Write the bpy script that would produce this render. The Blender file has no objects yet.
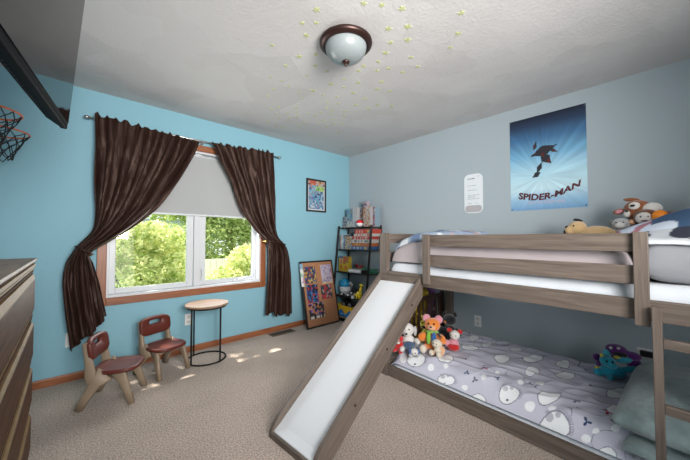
import bpy, bmesh, math, random
from mathutils import Vector, Matrix, Euler, noise
random.seed(7)
PI = math.pi
SC = bpy.context.scene
COL = SC.collection
R = math.radians

# ---------------------------------------------------------------- camera
CAM_H = 1.166
cam_data = bpy.data.cameras.new('camera')
cam = bpy.data.objects.new('camera', cam_data)
COL.objects.link(cam)
cam_data.lens = 36.0 * 294.0 / 690.0
cam_data.sensor_width = 36.0
cam_data.clip_start = 0.02
cam.location = (0, 0, CAM_H)
_pitch = math.atan(8.2 / 294.0)
_f = Vector((.6828, .7306, 0)) * math.cos(_pitch) + Vector((0, 0, 1)) * math.sin(_pitch)
cam.rotation_euler = _f.to_track_quat('-Z', 'Y').to_euler()
SC.camera = cam

# ---------------------------------------------------------------- sky, sun, exposure
SC.view_settings.view_transform = 'Standard'
SC.view_settings.look = 'None'
SC.view_settings.gamma = 1.0
SC.view_settings.use_curve_mapping = False
SC.view_settings.exposure = 0.0
W = bpy.data.worlds.new('sky'); SC.world = W; W.use_nodes = True
_bg = W.node_tree.nodes['Background']
_bg.inputs[0].default_value = (.90, .95, 1.0, 1)
_bg.inputs[1].default_value = 3.0
_sun = bpy.data.lights.new('sun', 'SUN'); _sun.energy = 13.0; _sun.angle = R(.6); _sun.color = (1.0, .94, .84)
sun = bpy.data.objects.new('sun', _sun); COL.objects.link(sun)
sun.rotation_euler = Vector((0.03, -1.0, -2.3)).to_track_quat('-Z', 'Y').to_euler()

def area(name, loc, direction, sx, sy, power, color):
    l = bpy.data.lights.new(name, 'AREA'); l.shape = 'RECTANGLE'; l.size = sx; l.size_y = sy
    l.energy = power; l.color = color
    o = bpy.data.objects.new(name, l); COL.objects.link(o)
    o.location = loc; o.rotation_euler = Vector(direction).to_track_quat('-Z', 'Y').to_euler()
    return o
# added fill lamp behind the camera, set in an invented opening
_d = area('camera_side_fill', (.42, -1.05, 1.60), (.36, .92, .06), 1.1, .9, 64, (1.0, .965, .93)); _d.data.spread = R(102)
area('window_side_fill', (0.98, 3.31, 1.06), (.12, -1, -.03), 1.3, .68, 18, (.97, .98, 1.0))  # unseen fill lamp added just inside the window, besides the sky and sun

# ---------------------------------------------------------------- materials
MATS = {}
def _new(name):
    m = bpy.data.materials.new(name); m.use_nodes = True
    return m, m.node_tree, m.node_tree.nodes['Principled BSDF']
def P(name, col, rough=.6, metal=0, spec=.5, bump=0, bscale=60, var=0, vscale=8, sheen=0, coat=0, rough_var=0):
    if name in MATS: return MATS[name]
    m, t, b = _new(name)
    b.inputs['Base Color'].default_value = (*col, 1)
    b.inputs['Roughness'].default_value = rough
    b.inputs['Metallic'].default_value = metal
    b.inputs['Specular IOR Level'].default_value = spec
    b.inputs['Sheen Weight'].default_value = sheen
    b.inputs['Coat Weight'].default_value = coat
    tc = t.nodes.new('ShaderNodeTexCoord')
    if var:
        n = t.nodes.new('ShaderNodeTexNoise'); n.inputs['Scale'].default_value = vscale; n.inputs['Detail'].default_value = 6
        t.links.new(tc.outputs['Object'], n.inputs['Vector'])
        r = t.nodes.new('ShaderNodeValToRGB')
        r.color_ramp.elements[0].position = .32; r.color_ramp.elements[1].position = .68
        r.color_ramp.elements[0].color = (*[max(0, c * (1 - var)) for c in col], 1)
        r.color_ramp.elements[1].color = (*[min(1, c * (1 + var)) for c in col], 1)
        t.links.new(n.outputs['Fac'], r.inputs['Fac']); t.links.new(r.outputs['Color'], b.inputs['Base Color'])
    if bump:
        n = t.nodes.new('ShaderNodeTexNoise'); n.inputs['Scale'].default_value = bscale; n.inputs['Detail'].default_value = 4
        t.links.new(tc.outputs['Object'], n.inputs['Vector'])
        bp = t.nodes.new('ShaderNodeBump'); bp.inputs['Strength'].default_value = bump; bp.inputs['Distance'].default_value = .01
        t.links.new(n.outputs['Fac'], bp.inputs['Height']); t.links.new(bp.outputs['Normal'], b.inputs['Normal'])
    MATS[name] = m
    return m
def wood(name, dark, light, axis='x', rough=.5, scale=9, stretch=14, spec=.4, bump=.15):
    key = name + axis
    if key in MATS: return MATS[key]
    m, t, b = _new(key)
    tc = t.nodes.new('ShaderNodeTexCoord'); mp = t.nodes.new('ShaderNodeMapping')
    s = [stretch, stretch, stretch]; s['xyz'.index(axis)] = 1.0
    mp.inputs['Scale'].default_value = s
    t.links.new(tc.outputs['Object'], mp.inputs['Vector'])
    n = t.nodes.new('ShaderNodeTexNoise'); n.inputs['Scale'].default_value = scale * .4; n.inputs['Detail'].default_value = 8
    n.inputs['Distortion'].default_value = 1.2
    t.links.new(mp.outputs['Vector'], n.inputs['Vector'])
    r = t.nodes.new('ShaderNodeValToRGB'); r.color_ramp.elements[0].position = .3; r.color_ramp.elements[1].position = .72
    r.color_ramp.elements[0].color = (*dark, 1); r.color_ramp.elements[1].color = (*light, 1)
    t.links.new(n.outputs['Fac'], r.inputs['Fac']); t.links.new(r.outputs['Color'], b.inputs['Base Color'])
    bp = t.nodes.new('ShaderNodeBump'); bp.inputs['Strength'].default_value = bump; bp.inputs['Distance'].default_value = .004
    t.links.new(n.outputs['Fac'], bp.inputs['Height']); t.links.new(bp.outputs['Normal'], b.inputs['Normal'])
    b.inputs['Roughness'].default_value = rough; b.inputs['Specular IOR Level'].default_value = spec
    MATS[key] = m
    return m
def painted(name, rough=.5, spec=.4, bump=0, bscale=60):
    if name in MATS: return MATS[name]
    m, t, b = _new(name)
    a = t.nodes.new('ShaderNodeAttribute'); a.attribute_name = 'print'
    t.links.new(a.outputs['Color'], b.inputs['Base Color'])
    b.inputs['Roughness'].default_value = rough; b.inputs['Specular IOR Level'].default_value = spec
    if bump:
        tc = t.nodes.new('ShaderNodeTexCoord')
        n = t.nodes.new('ShaderNodeTexNoise'); n.inputs['Scale'].default_value = bscale; n.inputs['Detail'].default_value = 4
        t.links.new(tc.outputs['Object'], n.inputs['Vector'])
        bp = t.nodes.new('ShaderNodeBump'); bp.inputs['Strength'].default_value = bump; bp.inputs['Distance'].default_value = .01
        t.links.new(n.outputs['Fac'], bp.inputs['Height']); t.links.new(bp.outputs['Normal'], b.inputs['Normal'])
    MATS[name] = m
    return m
def leafmat(name, c0, c1, trans=.5):
    if name in MATS: return MATS[name]
    m, t, b = _new(name)
    tc = t.nodes.new('ShaderNodeTexCoord')
    n = t.nodes.new('ShaderNodeTexNoise'); n.inputs['Scale'].default_value = 7.5; n.inputs['Detail'].default_value = 5
    t.links.new(tc.outputs['Object'], n.inputs['Vector'])
    r = t.nodes.new('ShaderNodeValToRGB'); r.color_ramp.elements[0].position = .35; r.color_ramp.elements[1].position = .62
    r.color_ramp.elements[0].color = (*c0, 1); r.color_ramp.elements[1].color = (*c1, 1)
    t.links.new(n.outputs['Fac'], r.inputs['Fac'])
    t.links.new(r.outputs['Color'], b.inputs['Base Color'])
    b.inputs['Roughness'].default_value = .5
    tr = t.nodes.new('ShaderNodeBsdfTranslucent'); t.links.new(r.outputs['Color'], tr.inputs['Color'])
    mx = t.nodes.new('ShaderNodeMixShader'); mx.inputs[0].default_value = trans
    out = t.nodes['Material Output']
    t.links.new(b.outputs[0], mx.inputs[1]); t.links.new(tr.outputs[0], mx.inputs[2]); t.links.new(mx.outputs[0], out.inputs[0])
    MATS[name] = m
    return m
def translucent_cloth(name, col, fac=.3, rough=.8):
    m, t, b = _new(name)
    b.inputs['Base Color'].default_value = (*col, 1); b.inputs['Roughness'].default_value = rough
    tr = t.nodes.new('ShaderNodeBsdfTranslucent'); tr.inputs['Color'].default_value = (*col, 1)
    mx = t.nodes.new('ShaderNodeMixShader'); mx.inputs[0].default_value = fac
    t.links.new(b.outputs[0], mx.inputs[1]); t.links.new(tr.outputs[0], mx.inputs[2])
    t.links.new(mx.outputs[0], t.nodes['Material Output'].inputs[0])
    return m
def thin_glass(name):
    m, t, b = _new(name)
    tr = t.nodes.new('ShaderNodeBsdfTransparent'); gl = t.nodes.new('ShaderNodeBsdfGlossy'); gl.inputs['Roughness'].default_value = .02
    mx = t.nodes.new('ShaderNodeMixShader')
    mx.inputs[0].default_value = .03; t.links.new(tr.outputs[0], mx.inputs[1]); t.links.new(gl.outputs[0], mx.inputs[2])
    t.links.new(mx.outputs[0], t.nodes['Material Output'].inputs[0])
    return m

# ---------------------------------------------------------------- mesh helpers
def obj(name, bm, m, parent=None, smooth=False, bev=0, seg=2, loc=None, rot=None, autos=False):
    bmesh.ops.recalc_face_normals(bm, faces=bm.faces)
    me = bpy.data.meshes.new(name); bm.to_mesh(me); bm.free()
    for mm in (m if isinstance(m, (list, tuple)) else [m]): me.materials.append(mm)
    o = bpy.data.objects.new(name, me); COL.objects.link(o)
    if smooth:
        for p in me.polygons: p.use_smooth = True
    if bev:
        b = o.modifiers.new('bevel', 'BEVEL'); b.width = bev; b.segments = seg; b.limit_method = 'ANGLE'; b.angle_limit = R(40)
    if loc is not None: o.location = loc
    if rot is not None: o.rotation_euler = rot
    if parent: o.parent = parent
    return o
def empty(name, loc=(0, 0, 0), rz=0, rot=None):
    o = bpy.data.objects.new(name, None); COL.objects.link(o); o.empty_display_size = .1
    o.location = loc; o.rotation_euler = rot if rot is not None else (0, 0, rz)
    return o
def tag(o, label, cat, group=None, kind=None):
    o['label'] = label; o['category'] = cat
    if group: o['group'] = group
    if kind: o['kind'] = kind
    return o
def struct(o):
    o['kind'] = 'structure'; return o
def bx(bm, x0, x1, y0, y1, z0, z1, mat=0, M=None):
    vs = [bm.verts.new((x, y, z)) for x in (x0, x1) for y in (y0, y1) for z in (z0, z1)]
    if M is not None:
        for v in vs: v.co = M @ v.co
    for f in ((0, 1, 3, 2), (4, 6, 7, 5), (0, 4, 5, 1), (2, 3, 7, 6), (0, 2, 6, 4), (1, 5, 7, 3)):
        fc = bm.faces.new([vs[i] for i in f]); fc.material_index = mat
    return vs
def box(name, x0, x1, y0, y1, z0, z1, m, parent=None, bev=0, M=None):
    bm = bmesh.new(); bx(bm, x0, x1, y0, y1, z0, z1, 0, M)
    return obj(name, bm, m, parent, bev=bev)
def prism(bm, pts, axis, a, b, mat=0):
    """polygon in the two other axes extruded along axis from a to b"""
    def mk(p, c):
        if axis == 'y': return (p[0], c, p[1])
        if axis == 'x': return (c, p[0], p[1])
        return (p[0], p[1], c)
    A = [bm.verts.new(mk(p, a)) for p in pts]; B = [bm.verts.new(mk(p, b)) for p in pts]
    fs = [bm.faces.new(A), bm.faces.new(B[::-1])]
    n = len(pts)
    for i in range(n): fs.append(bm.faces.new((A[i], B[i], B[(i + 1) % n], A[(i + 1) % n])))
    for f in fs: f.material_index = mat
    return A + B
def tube(bm, path, rad, seg=10, closed=False, flat=1.0, mat=0):
    path = [Vector(p) for p in path]; n = len(path); rings = []
    if not isinstance(rad, (list, tuple)): rad = [rad] * n
    ref = None
    for i, p in enumerate(path):
        if closed: t = (path[(i + 1) % n] - path[i - 1]).normalized()
        else: t = (path[min(i + 1, n - 1)] - path[max(i - 1, 0)]).normalized()
        if ref is None:
            ref = Vector((0, 0, 1)) if abs(t.z) < .9 else Vector((1, 0, 0))
        a = t.cross(ref).normalized(); b = a.cross(t).normalized(); ref = b
        rings.append([bm.verts.new(p + (a * math.cos(2 * PI * k / seg) + b * math.sin(2 * PI * k / seg) * flat) * rad[i]) for k in range(seg)])
    m = n if closed else n - 1
    for i in range(m):
        r0, r1 = rings[i], rings[(i + 1) % n]
        for k in range(seg): bm.faces.new((r0[k], r0[(k + 1) % seg], r1[(k + 1) % seg], r1[k])).material_index = mat
    if not closed:
        bm.faces.new(rings[0]).material_index = mat; bm.faces.new(rings[-1][::-1]).material_index = mat
def lathe(bm, prof, seg=32, c=(0, 0, 0), mat=0):
    rings = []
    for r, z in prof:
        if r < 1e-5: rings.append([bm.verts.new((c[0], c[1], c[2] + z))])
        else: rings.append([bm.verts.new((c[0] + r * math.cos(2 * PI * k / seg), c[1] + r * math.sin(2 * PI * k / seg), c[2] + z)) for k in range(seg)])
    for i in range(len(rings) - 1):
        a, b = rings[i], rings[i + 1]
        for k in range(seg):
            k2 = (k + 1) % seg
            if len(a) == 1 and len(b) == 1: continue
            if len(a) == 1: f = (a[0], b[k], b[k2])
            elif len(b) == 1: f = (a[k], b[0], a[k2])
            else: f = (a[k], b[k], b[k2], a[k2])
            bm.faces.new(f).material_index = mat
def ell(bm, c, r, rot=None, sub=3, mat=0):
    """ellipsoid centre c radii r"""
    if not isinstance(r, (list, tuple)): r = (r, r, r)
    M = Matrix.Translation(Vector(c)) @ (Euler(rot).to_matrix().to_4x4() if rot else Matrix.Identity(4)) @ Matrix.Diagonal((*r, 1))
    d = bmesh.ops.create_icosphere(bm, subdivisions=sub, radius=1, matrix=M)
    for v in d['verts']:
        for f in v.link_faces: f.material_index = mat; f.smooth = True
def put_colors(me, fn):
    at = me.color_attributes.new('print', 'FLOAT_COLOR', 'POINT')
    buf = []
    for v in me.vertices:
        c = fn(v.co); buf.extend((c[0], c[1], c[2], 1.0))
    at.data.foreach_set('color', buf)
def printed_box(name, w, h, d, fn, m, res=.004, parent=None, loc=None, rot=None, edge=(.85, .85, .83), bev=0):
    """box whose front (-Y side) carries printed artwork: fn(u,v)->rgb; the sides fn at the border or edge colour"""
    nx = max(2, int(w / res)); nz = max(2, int(h / res))
    bm = bmesh.new(); g = [[bm.verts.new((w * i / nx, 0, h * j / nz)) for i in range(nx + 1)] for j in range(nz + 1)]
    for j in range(nz):
        for i in range(nx): bm.faces.new((g[j][i], g[j][i + 1], g[j + 1][i + 1], g[j + 1][i]))
    nf = len(bm.verts)
    bx(bm, 0, w, .0004, d, 0, h)
    me = bpy.data.meshes.new(name); bm.to_mesh(me); bm.free()
    at = me.color_attributes.new('print', 'FLOAT_COLOR', 'POINT'); buf = []
    for i, v in enumerate(me.vertices):
        c = fn(v.co.x / w, v.co.z / h) if i < nf else edge
        buf.extend((*c, 1.0))
    at.data.foreach_set('color', buf)
    me.materials.append(m)
    o = bpy.data.objects.new(name, me); COL.objects.link(o)
    if loc is not None: o.location = loc
    if rot is not None: o.rotation_euler = rot
    if parent: o.parent = parent
    return o
def hsh(*a):
    x = math.sin(sum((i + 1) * 12.9898 * v for i, v in enumerate(a)) + 4.1) * 43758.5453
    return x - math.floor(x)
def collage(pal, n=5, m=7, seed=1, jit=.35):
    """printed artwork: irregular patches of the palette"""
    rnd = random.Random(seed)
    pts = [(rnd.random(), rnd.random(), pal[rnd.randrange(len(pal))]) for _ in range(n * m)]
    def fn(u, v):
        b = min(pts, key=lambda p: ((p[0] - u) * n) ** 2 + ((p[1] - v) * m) ** 2 + .25 * noise.noise(Vector((u * 18, v * 18, seed))))
        return b[2]
    return fn
def textmesh(name, s, size, m, parent=None, M=None, warp=None, off=0, ext=.0006, align='LEFT', shear=0):
    cu = bpy.data.curves.new(name, 'FONT'); cu.body = s; cu.size = size; cu.offset = off; cu.extrude = ext; cu.align_x = align; cu.shear = shear
    cu.resolution_u = 3
    t = bpy.data.objects.new(name, cu); COL.objects.link(t)
    dg = bpy.context.evaluated_depsgraph_get(); dg.update()
    me = bpy.data.meshes.new_from_object(t.evaluated_get(dg)); me.name = name
    bpy.data.objects.remove(t)
    if warp:
        for v in me.vertices: v.co = warp(v.co)
    # stand the text up: lettering reads along +x, up is +z, front faces -y
    me.transform(Matrix.Rotation(R(90), 4, 'X'))
    if M is not None: me.transform(M)
    me.materials.clear(); me.materials.append(m)
    o = bpy.data.objects.new(name, me); COL.objects.link(o)
    if parent: o.parent = parent
    return o
def fuzz(p, f, s=0): return noise.noise(Vector(p) * f + Vector((s, s * 1.7, 0)))
def sstep(a, b, x):
    t = min(1, max(0, (x - a) / (b - a))); return t * t * (3 - 2 * t)
FACE_X = (0, 0, -PI / 2)     # rotates a thing built facing -Y so that it faces -X

# ================================================================ STRUCTURE
XR, YW, H = 3.186, 3.317, 2.44
XL, YB = -.60, -1.15
def wallmat(name, col):
    m = P(name, col, rough=.62, bump=.12, bscale=90, spec=.35)
    return m
TEAL = wallmat('teal_paint', (.222, .43, .515)); GREY = wallmat('grey_paint', (.36, .42, .455))

def ceiling_mat():
    m, t, b = _new('ceiling_texture')
    tc = t.nodes.new('ShaderNodeTexCoord')
    v = t.nodes.new('ShaderNodeTexVoronoi'); v.inputs['Scale'].default_value = 2.7; v.feature = 'F1'
    n = t.nodes.new('ShaderNodeTexNoise'); n.inputs['Scale'].default_value = 3.0; n.inputs['Detail'].default_value = 2
    ad = t.nodes.new('ShaderNodeVectorMath'); ad.operation = 'SCALE'; ad.inputs['Scale'].default_value = .25
    ad2 = t.nodes.new('ShaderNodeVectorMath'); ad2.operation = 'ADD'
    t.links.new(tc.outputs['Object'], n.inputs['Vector']); t.links.new(n.outputs['Color'], ad.inputs[0])
    t.links.new(tc.outputs['Object'], ad2.inputs[0]); t.links.new(ad.outputs[0], ad2.inputs[1])
    t.links.new(ad2.outputs[0], v.inputs['Vector'])
    r = t.nodes.new('ShaderNodeValToRGB'); r.color_ramp.elements[0].color = (.55, .53, .52, 1); r.color_ramp.elements[1].color = (.60, .585, .575, 1)  # differing sheen of the plaster arcs, painted in as patch tones
    sep = t.nodes.new('ShaderNodeSeparateColor'); t.links.new(v.outputs['Color'], sep.inputs[0])
    t.links.new(sep.outputs[0], r.inputs['Fac']); t.links.new(r.outputs['Color'], b.inputs['Base Color'])
    # combed fans of plaster, each one sloping a little
    g = t.nodes.new('ShaderNodeTexNoise'); g.inputs['Scale'].default_value = 60; g.inputs['Detail'].default_value = 5
    t.links.new(tc.outputs['Object'], g.inputs['Vector'])
    ma = t.nodes.new('ShaderNodeMath'); ma.operation = 'MULTIPLY_ADD'; ma.inputs[1].default_value = .35
    t.links.new(g.outputs['Fac'], ma.inputs[0]); t.links.new(v.outputs['Distance'], ma.inputs[2])
    bp = t.nodes.new('ShaderNodeBump'); bp.inputs['Strength'].default_value = .35; bp.inputs['Distance'].default_value = .02
    t.links.new(ma.outputs[0], bp.inputs['Height']); t.links.new(bp.outputs['Normal'], b.inputs['Normal'])
    b.inputs['Roughness'].default_value = .7
    return m
def carpet_mat():
    m, t, b = _new('carpet')
    tc = t.nodes.new('ShaderNodeTexCoord')
    n = t.nodes.new('ShaderNodeTexNoise'); n.inputs['Scale'].default_value = 115; n.inputs['Detail'].default_value = 3; n.inputs['Roughness'].default_value = .7
    n2 = t.nodes.new('ShaderNodeTexNoise'); n2.inputs['Scale'].default_value = 2.2; n2.inputs['Detail'].default_value = 3
    for q in (n, n2): t.links.new(tc.outputs['Object'], q.inputs['Vector'])
    r = t.nodes.new('ShaderNodeValToRGB'); r.color_ramp.elements[0].position = .34; r.color_ramp.elements[1].position = .66
    r.color_ramp.elements[0].color = (.22, .168, .135, 1); r.color_ramp.elements[1].color = (.70, .575, .485, 1)
    r2 = t.nodes.new('ShaderNodeValToRGB'); r2.color_ramp.elements[0].position = .35; r2.color_ramp.elements[1].position = .65
    r2.color_ramp.elements[0].color = (.86, .86, .86, 1); r2.color_ramp.elements[1].color = (1, 1, 1, 1)
    mx = t.nodes.new('ShaderNodeMix'); mx.data_type = 'RGBA'; mx.blend_type = 'MULTIPLY'; mx.inputs[0].default_value = 1
    t.links.new(n.outputs['Fac'], r.inputs['Fac']); t.links.new(n2.outputs['Fac'], r2.inputs['Fac'])
    t.links.new(r.outputs['Color'], mx.inputs['A']); t.links.new(r2.outputs['Color'], mx.inputs['B'])
    t.links.new(mx.outputs['Result'], b.inputs['Base Color'])
    bp = t.nodes.new('ShaderNodeBump'); bp.inputs['Strength'].default_value = .9; bp.inputs['Distance'].default_value = .012
    t.links.new(n.outputs['Fac'], bp.inputs['Height']); t.links.new(bp.outputs['Normal'], b.inputs['Normal'])
    b.inputs['Roughness'].default_value = 1; b.inputs['Specular IOR Level'].default_value = .05; b.inputs['Sheen Weight'].default_value = .2
    return m
struct(box('floor', XL - .12, XR + .12, YB - .12, YW + .15, -.1, 0, carpet_mat()))
struct(box('ceiling', XL - .12, XR + .12, YB - .12, YW + .15, H, H + .1, ceiling_mat()))
struct(box('wall_right', XR, XR + .12, YB - .12, YW + .15, 0, H, GREY))
struct(box('wall_left', XL - .12, XL, YB - .12, YW + .15, 0, H, TEAL))
# opening of the window
WX0, WX1, WZ0, WZ1 = .235, 1.69, .64, 2.085
bm = bmesh.new()
bx(bm, XL, WX0, YW, YW + .15, 0, H); bx(bm, WX1, XR, YW, YW + .15, 0, H)
bx(bm, WX0, WX1, YW, YW + .15, 0, WZ0); bx(bm, WX0, WX1, YW, YW + .15, WZ1, H)
struct(obj('wall_back', bm, TEAL))
# wall behind the camera; its opening is added to suit the fill lamp
bm = bmesh.new()
bx(bm, XL, -.50, YB - .12, YB, 0, H); bx(bm, 1.05, XR, YB - .12, YB, 0, H); bx(bm, -.50, 1.05, YB - .12, YB, 2.10, H)
struct(obj('wall_front', bm, GREY))

TRIM = lambda ax: wood('orange_oak', (.20, .062, .024), (.34, .125, .05), ax, rough=.4, spec=.5)
bm = bmesh.new(); prism(bm, [(YW, 0), (YW - .014, 0), (YW - .014, .05), (YW - .008, .062), (YW, .062)], 'x', XL, XR)
struct(obj('baseboard_back', bm, TRIM('x')))
bm = bmesh.new(); prism(bm, [(XR, 0), (XR - .014, 0), (XR - .014, .05), (XR - .008, .062), (XR, .062)], 'y', YB, YW - .014)
struct(obj('baseboard_right', bm, TRIM('y')))
bm = bmesh.new(); prism(bm, [(XL, 0), (XL + .014, 0), (XL + .014, .05), (XL + .008, .062), (XL, .062)], 'y', YB, YW - .014)
struct(obj('baseboard_left', bm, TRIM('y')))
# window casing (oak)
bm = bmesh.new()
bx(bm, .17, WX0 + .002, YW - .018, YW, WZ0 - .065, WZ1 + .065); bx(bm, WX1 - .002, 1.757, YW - .018, YW, WZ0 - .065, WZ1 + .065)
struct(obj('trim_1', bm, TRIM('z'), bev=.004))
bm = bmesh.new()
bx(bm, WX0 + .002, WX1 - .002, YW - .018, YW, WZ0 - .065, WZ0 + .002); bx(bm, WX0 + .002, WX1 - .002, YW - .018, YW, WZ1 - .002, WZ1 + .065)
struct(obj('trim_2', bm, TRIM('x'), bev=.004))
# white vinyl window
VIN = P('white_vinyl', (.60, .62, .64), rough=.35)
YG = YW + .085
bm = bmesh.new()
bx(bm, WX0, WX0 + .022, YW - .006, YW + .15, WZ0, WZ1); bx(bm, WX1 - .022, WX1, YW - .006, YW + .15, WZ0, WZ1)
bx(bm, WX0 + .022, WX1 - .022, YW - .006, YW + .15, WZ0, WZ0 + .022); bx(bm, WX0 + .022, WX1 - .022, YW - .006, YW + .15, WZ1 - .022, WZ1)
bx(bm, .955, 1.02, YW + .03, YW + .15, WZ0 + .022, WZ1 - .022)
win = struct(obj('window_1', bm, VIN, bev=.004))
GL = thin_glass('window_glass')
for (a, b, ga, gb) in ((WX0 + .022, .955, .305, .895), (1.02, WX1 - .022, 1.078, 1.622)):
    bm = bmesh.new(); z0, z1 = WZ0 + .022, WZ1 - .022
    y0, y1 = YG - .025, YG + .03
    bx(bm, a, ga, y0, y1, z0, z1); bx(bm, gb, b, y0, y1, z0, z1); bx(bm, ga, gb, y0, y1, z0, .708); bx(bm, ga, gb, y0, y1, 2.01, z1)
    s = obj('sash', bm, VIN, win, bev=.005)
    p = box('pane', ga, gb, YG, YG + .004, .708, 2.01, GL, s)
bm = bmesh.new(); bx(bm, 1.38, 1.50, YG - .045, YG - .025, .664, .69)
tube(bm, [(1.44, YG - .05, .685), (1.50, YG - .06, .70), (1.585, YG - .06, .715)], [.012, .008, .007], 8)
ell(bm, (1.59, YG - .06, .72), .012, sub=2)
obj('crank_handle', bm, VIN, win, bev=.003)
bm = bmesh.new(); bx(bm, 1.033, 1.052, YG - .04, YG - .025, .72, .84); bx(bm, 1.036, 1.049, YG - .055, YG - .04, .76, .83)
obj('lock_lever', bm, VIN, win, bev=.003)

# ================================================================ OUTDOORS
GZ = -.45
g = struct(box('ground', -14, 18, YW + .15, 30, GZ - .1, GZ, P('lawn', (.16, .27, .05), rough=1, var=.4, vscale=3)))
LEAF_A = leafmat('leaf_yellow', (.30, .42, .07), (.92, .90, .50), .6); LEAF_B = leafmat('leaf_green', (.24, .36, .10), (.60, .66, .28), .6)
BARK = P('bark', (.12, .09, .06), rough=.9)
def leaves(bm, c, r, n, size, rnd, shell=.45):
    for _ in range(n):
        while True:
            d = Vector((rnd.uniform(-1, 1), rnd.uniform(-1, 1), rnd.uniform(-1, 1)))
            if shell < d.length < 1: break
        p = Vector(c) + Vector((d.x * r[0], d.y * r[1], d.z * r[2]))
        a = Vector((rnd.gauss(0, 1), rnd.gauss(0, 1), rnd.gauss(0, .6))).normalized()
        b = a.cross(Vector((rnd.gauss(0, 1), rnd.gauss(0, 1), rnd.gauss(0, 1)))).normalized()
        s = size * rnd.uniform(.6, 1.3)
        q = [p - a * s, p + b * s * .45 - a * s * .1, p + a * s, p - b * s * .45 - a * s * .1]
        q[0] += Vector((0, 0, -s * .2)); q[2] += Vector((0, 0, -s * .3))
        bm.faces.new([bm.verts.new(v) for v in q])
def bush(name, label, cat, loc, blobs, n, size, m, seed, stems=5, group=None, th=.02):
    rnd = random.Random(seed)
    root = empty(name, loc); tag(root, label, cat, group)
    bm = bmesh.new()
    tot = sum(b[1][0] * b[1][2] for b in blobs)
    for c, r in blobs: leaves(bm, c, r, int(n * r[0] * r[2] / tot), size, rnd)
    me = bpy.data.meshes.new('foliage'); bm.to_mesh(me); bm.free(); me.materials.append(m)
    f = bpy.data.objects.new('foliage', me); COL.objects.link(f); f.parent = root
    bm = bmesh.new()
    for k in range(stems):
        c, r = blobs[k % len(blobs)]
        e = Vector(c) + Vector((rnd.uniform(-.5, .5) * r[0], 0, r[2] * .6))
        s = Vector((rnd.uniform(-.15, .15), rnd.uniform(-.1, .1), 0)); mid = s.lerp(e, .5) + Vector((rnd.uniform(-.1, .1), 0, .1))
        tube(bm, [s, mid, e], [th, th * .7, th * .3], 6)
    obj('stem', bm, BARK, root, smooth=True)
    return root
bush('leafy_bush', 'yellow-green leafy bush filling the left window pane', 'bush', (1.0, 5.6, GZ),
     [((-.3, 0, .85), (.75, .5, .55)), ((-1.05, .1, .9), (.6, .5, .6)), ((.35, .2, 1.0), (.45, .5, .5)), ((-.55, .3, 1.55), (.7, .5, .45)), ((-1.3, .3, 1.6), (.5, .4, .4)), ((.1, .3, 1.62), (.45, .4, .3))],
     19000, .042, LEAF_A, 3)
bush('leafy_bush', 'greener bush standing low outside the right window pane', 'bush', (3.0, 5.4, GZ),
     [((.0, 0, .75), (.75, .5, .5)), ((-.75, .1, .75), (.5, .5, .38)), ((.35, .2, 1.35), (.5, .5, .5)), ((-.35, .2, 1.12), (.5, .4, .4)), ((.9, .3, 1.0), (.5, .4, .6))],
     14000, .042, LEAF_A, 5)
bush('tree', 'tall green tree rising behind the bushes outside the right window pane', 'tree', (4.3, 9.5, GZ),
     [((-.9, -.4, 1.5), (1.5, .7, .8)), ((0, 0, 2.4), (1.9, 1, .9)), ((.5, .2, 3.6), (1.6, 1, 1.0)), ((-1.1, .2, 2.6), (1.1, .8, .8)), ((1.8, .2, 2.4), (1.1, .8, 1.2))],
     22000, .075, LEAF_B, 8, th=.09)
bush('tree', 'pale green tree behind the bush outside the left window pane', 'tree', (.2, 10.0, GZ),
     [((1.2, 0, 1.3), (1.6, .7, .7)), ((-.6, 0, 2.2), (1.5, .8, .6)), ((-1.8, 0, 2.4), (1.3, .8, .9)), ((2.0, .3, 2.6), (.9, .7, .45))],
     12000, .075, LEAF_B, 9, th=.08)
bush('shade_tree', 'tall leafy tree outside above the window, dappling the sunlight on the carpet', 'tree', (-.7, 6.8, GZ),
     [((1.7, -.8, 6.0), (2.6, 1.5, 1.5)), ((.8, -1.4, 5.0), (1.3, .8, .7)), ((2.9, -1.4, 5.1), (1.4, .8, .7))],
     1700, .15, LEAF_B, 12, stems=3, th=.14)
# neighbour's house and fence glimpsed through leaves
ho = empty('neighbour_house', (3.2, 17, GZ)); tag(ho, "neighbour's pale grey-blue house with grey roof seen between leaves in left pane", 'house')
bm = bmesh.new(); bx(bm, -2.6, 2.6, 0, 4, 0, 2.5); prism(bm, [(0, 2.5), (4, 2.5), (2, 3.6)], 'x', -2.6, 2.6)
obj('wall', bm, P('pale_siding', (.55, .62, .68), rough=.7), ho)
bm = bmesh.new(); prism(bm, [(-.4, 2.4), (2, 3.7), (4.4, 2.4), (4.4, 2.55), (2, 3.85), (-.4, 2.55)], 'x', -2.9, 2.9)
obj('roof', bm, P('grey_shingle', (.20, .22, .25), rough=.8), ho)
bm = bmesh.new(); bx(bm, -.5, .5, -.04, .02, 1.2, 2.1); obj('window', bm, P('dark_pane', (.05, .07, .09), rough=.1), ho)
fn_ = empty('board_fence', (5.0, 7.9, GZ)); tag(fn_, 'pale pinkish board fence seen between leaves in the right window pane', 'fence')
bm = bmesh.new()
for k in range(46): bx(bm, -3.4 + k * .15, -3.4 + k * .15 + .14, 0, .02, .03, 1.08)
obj('board_panel', bm, P('fence_boards', (.80, .70, .64), rough=.8), fn_)
for k in range(4): box('post', -3.3 + k * 2.1, -3.21 + k * 2.1, .02, .11, 0, 1.12, P('fence_boards', (.8, .7, .64)), fn_)

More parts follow.
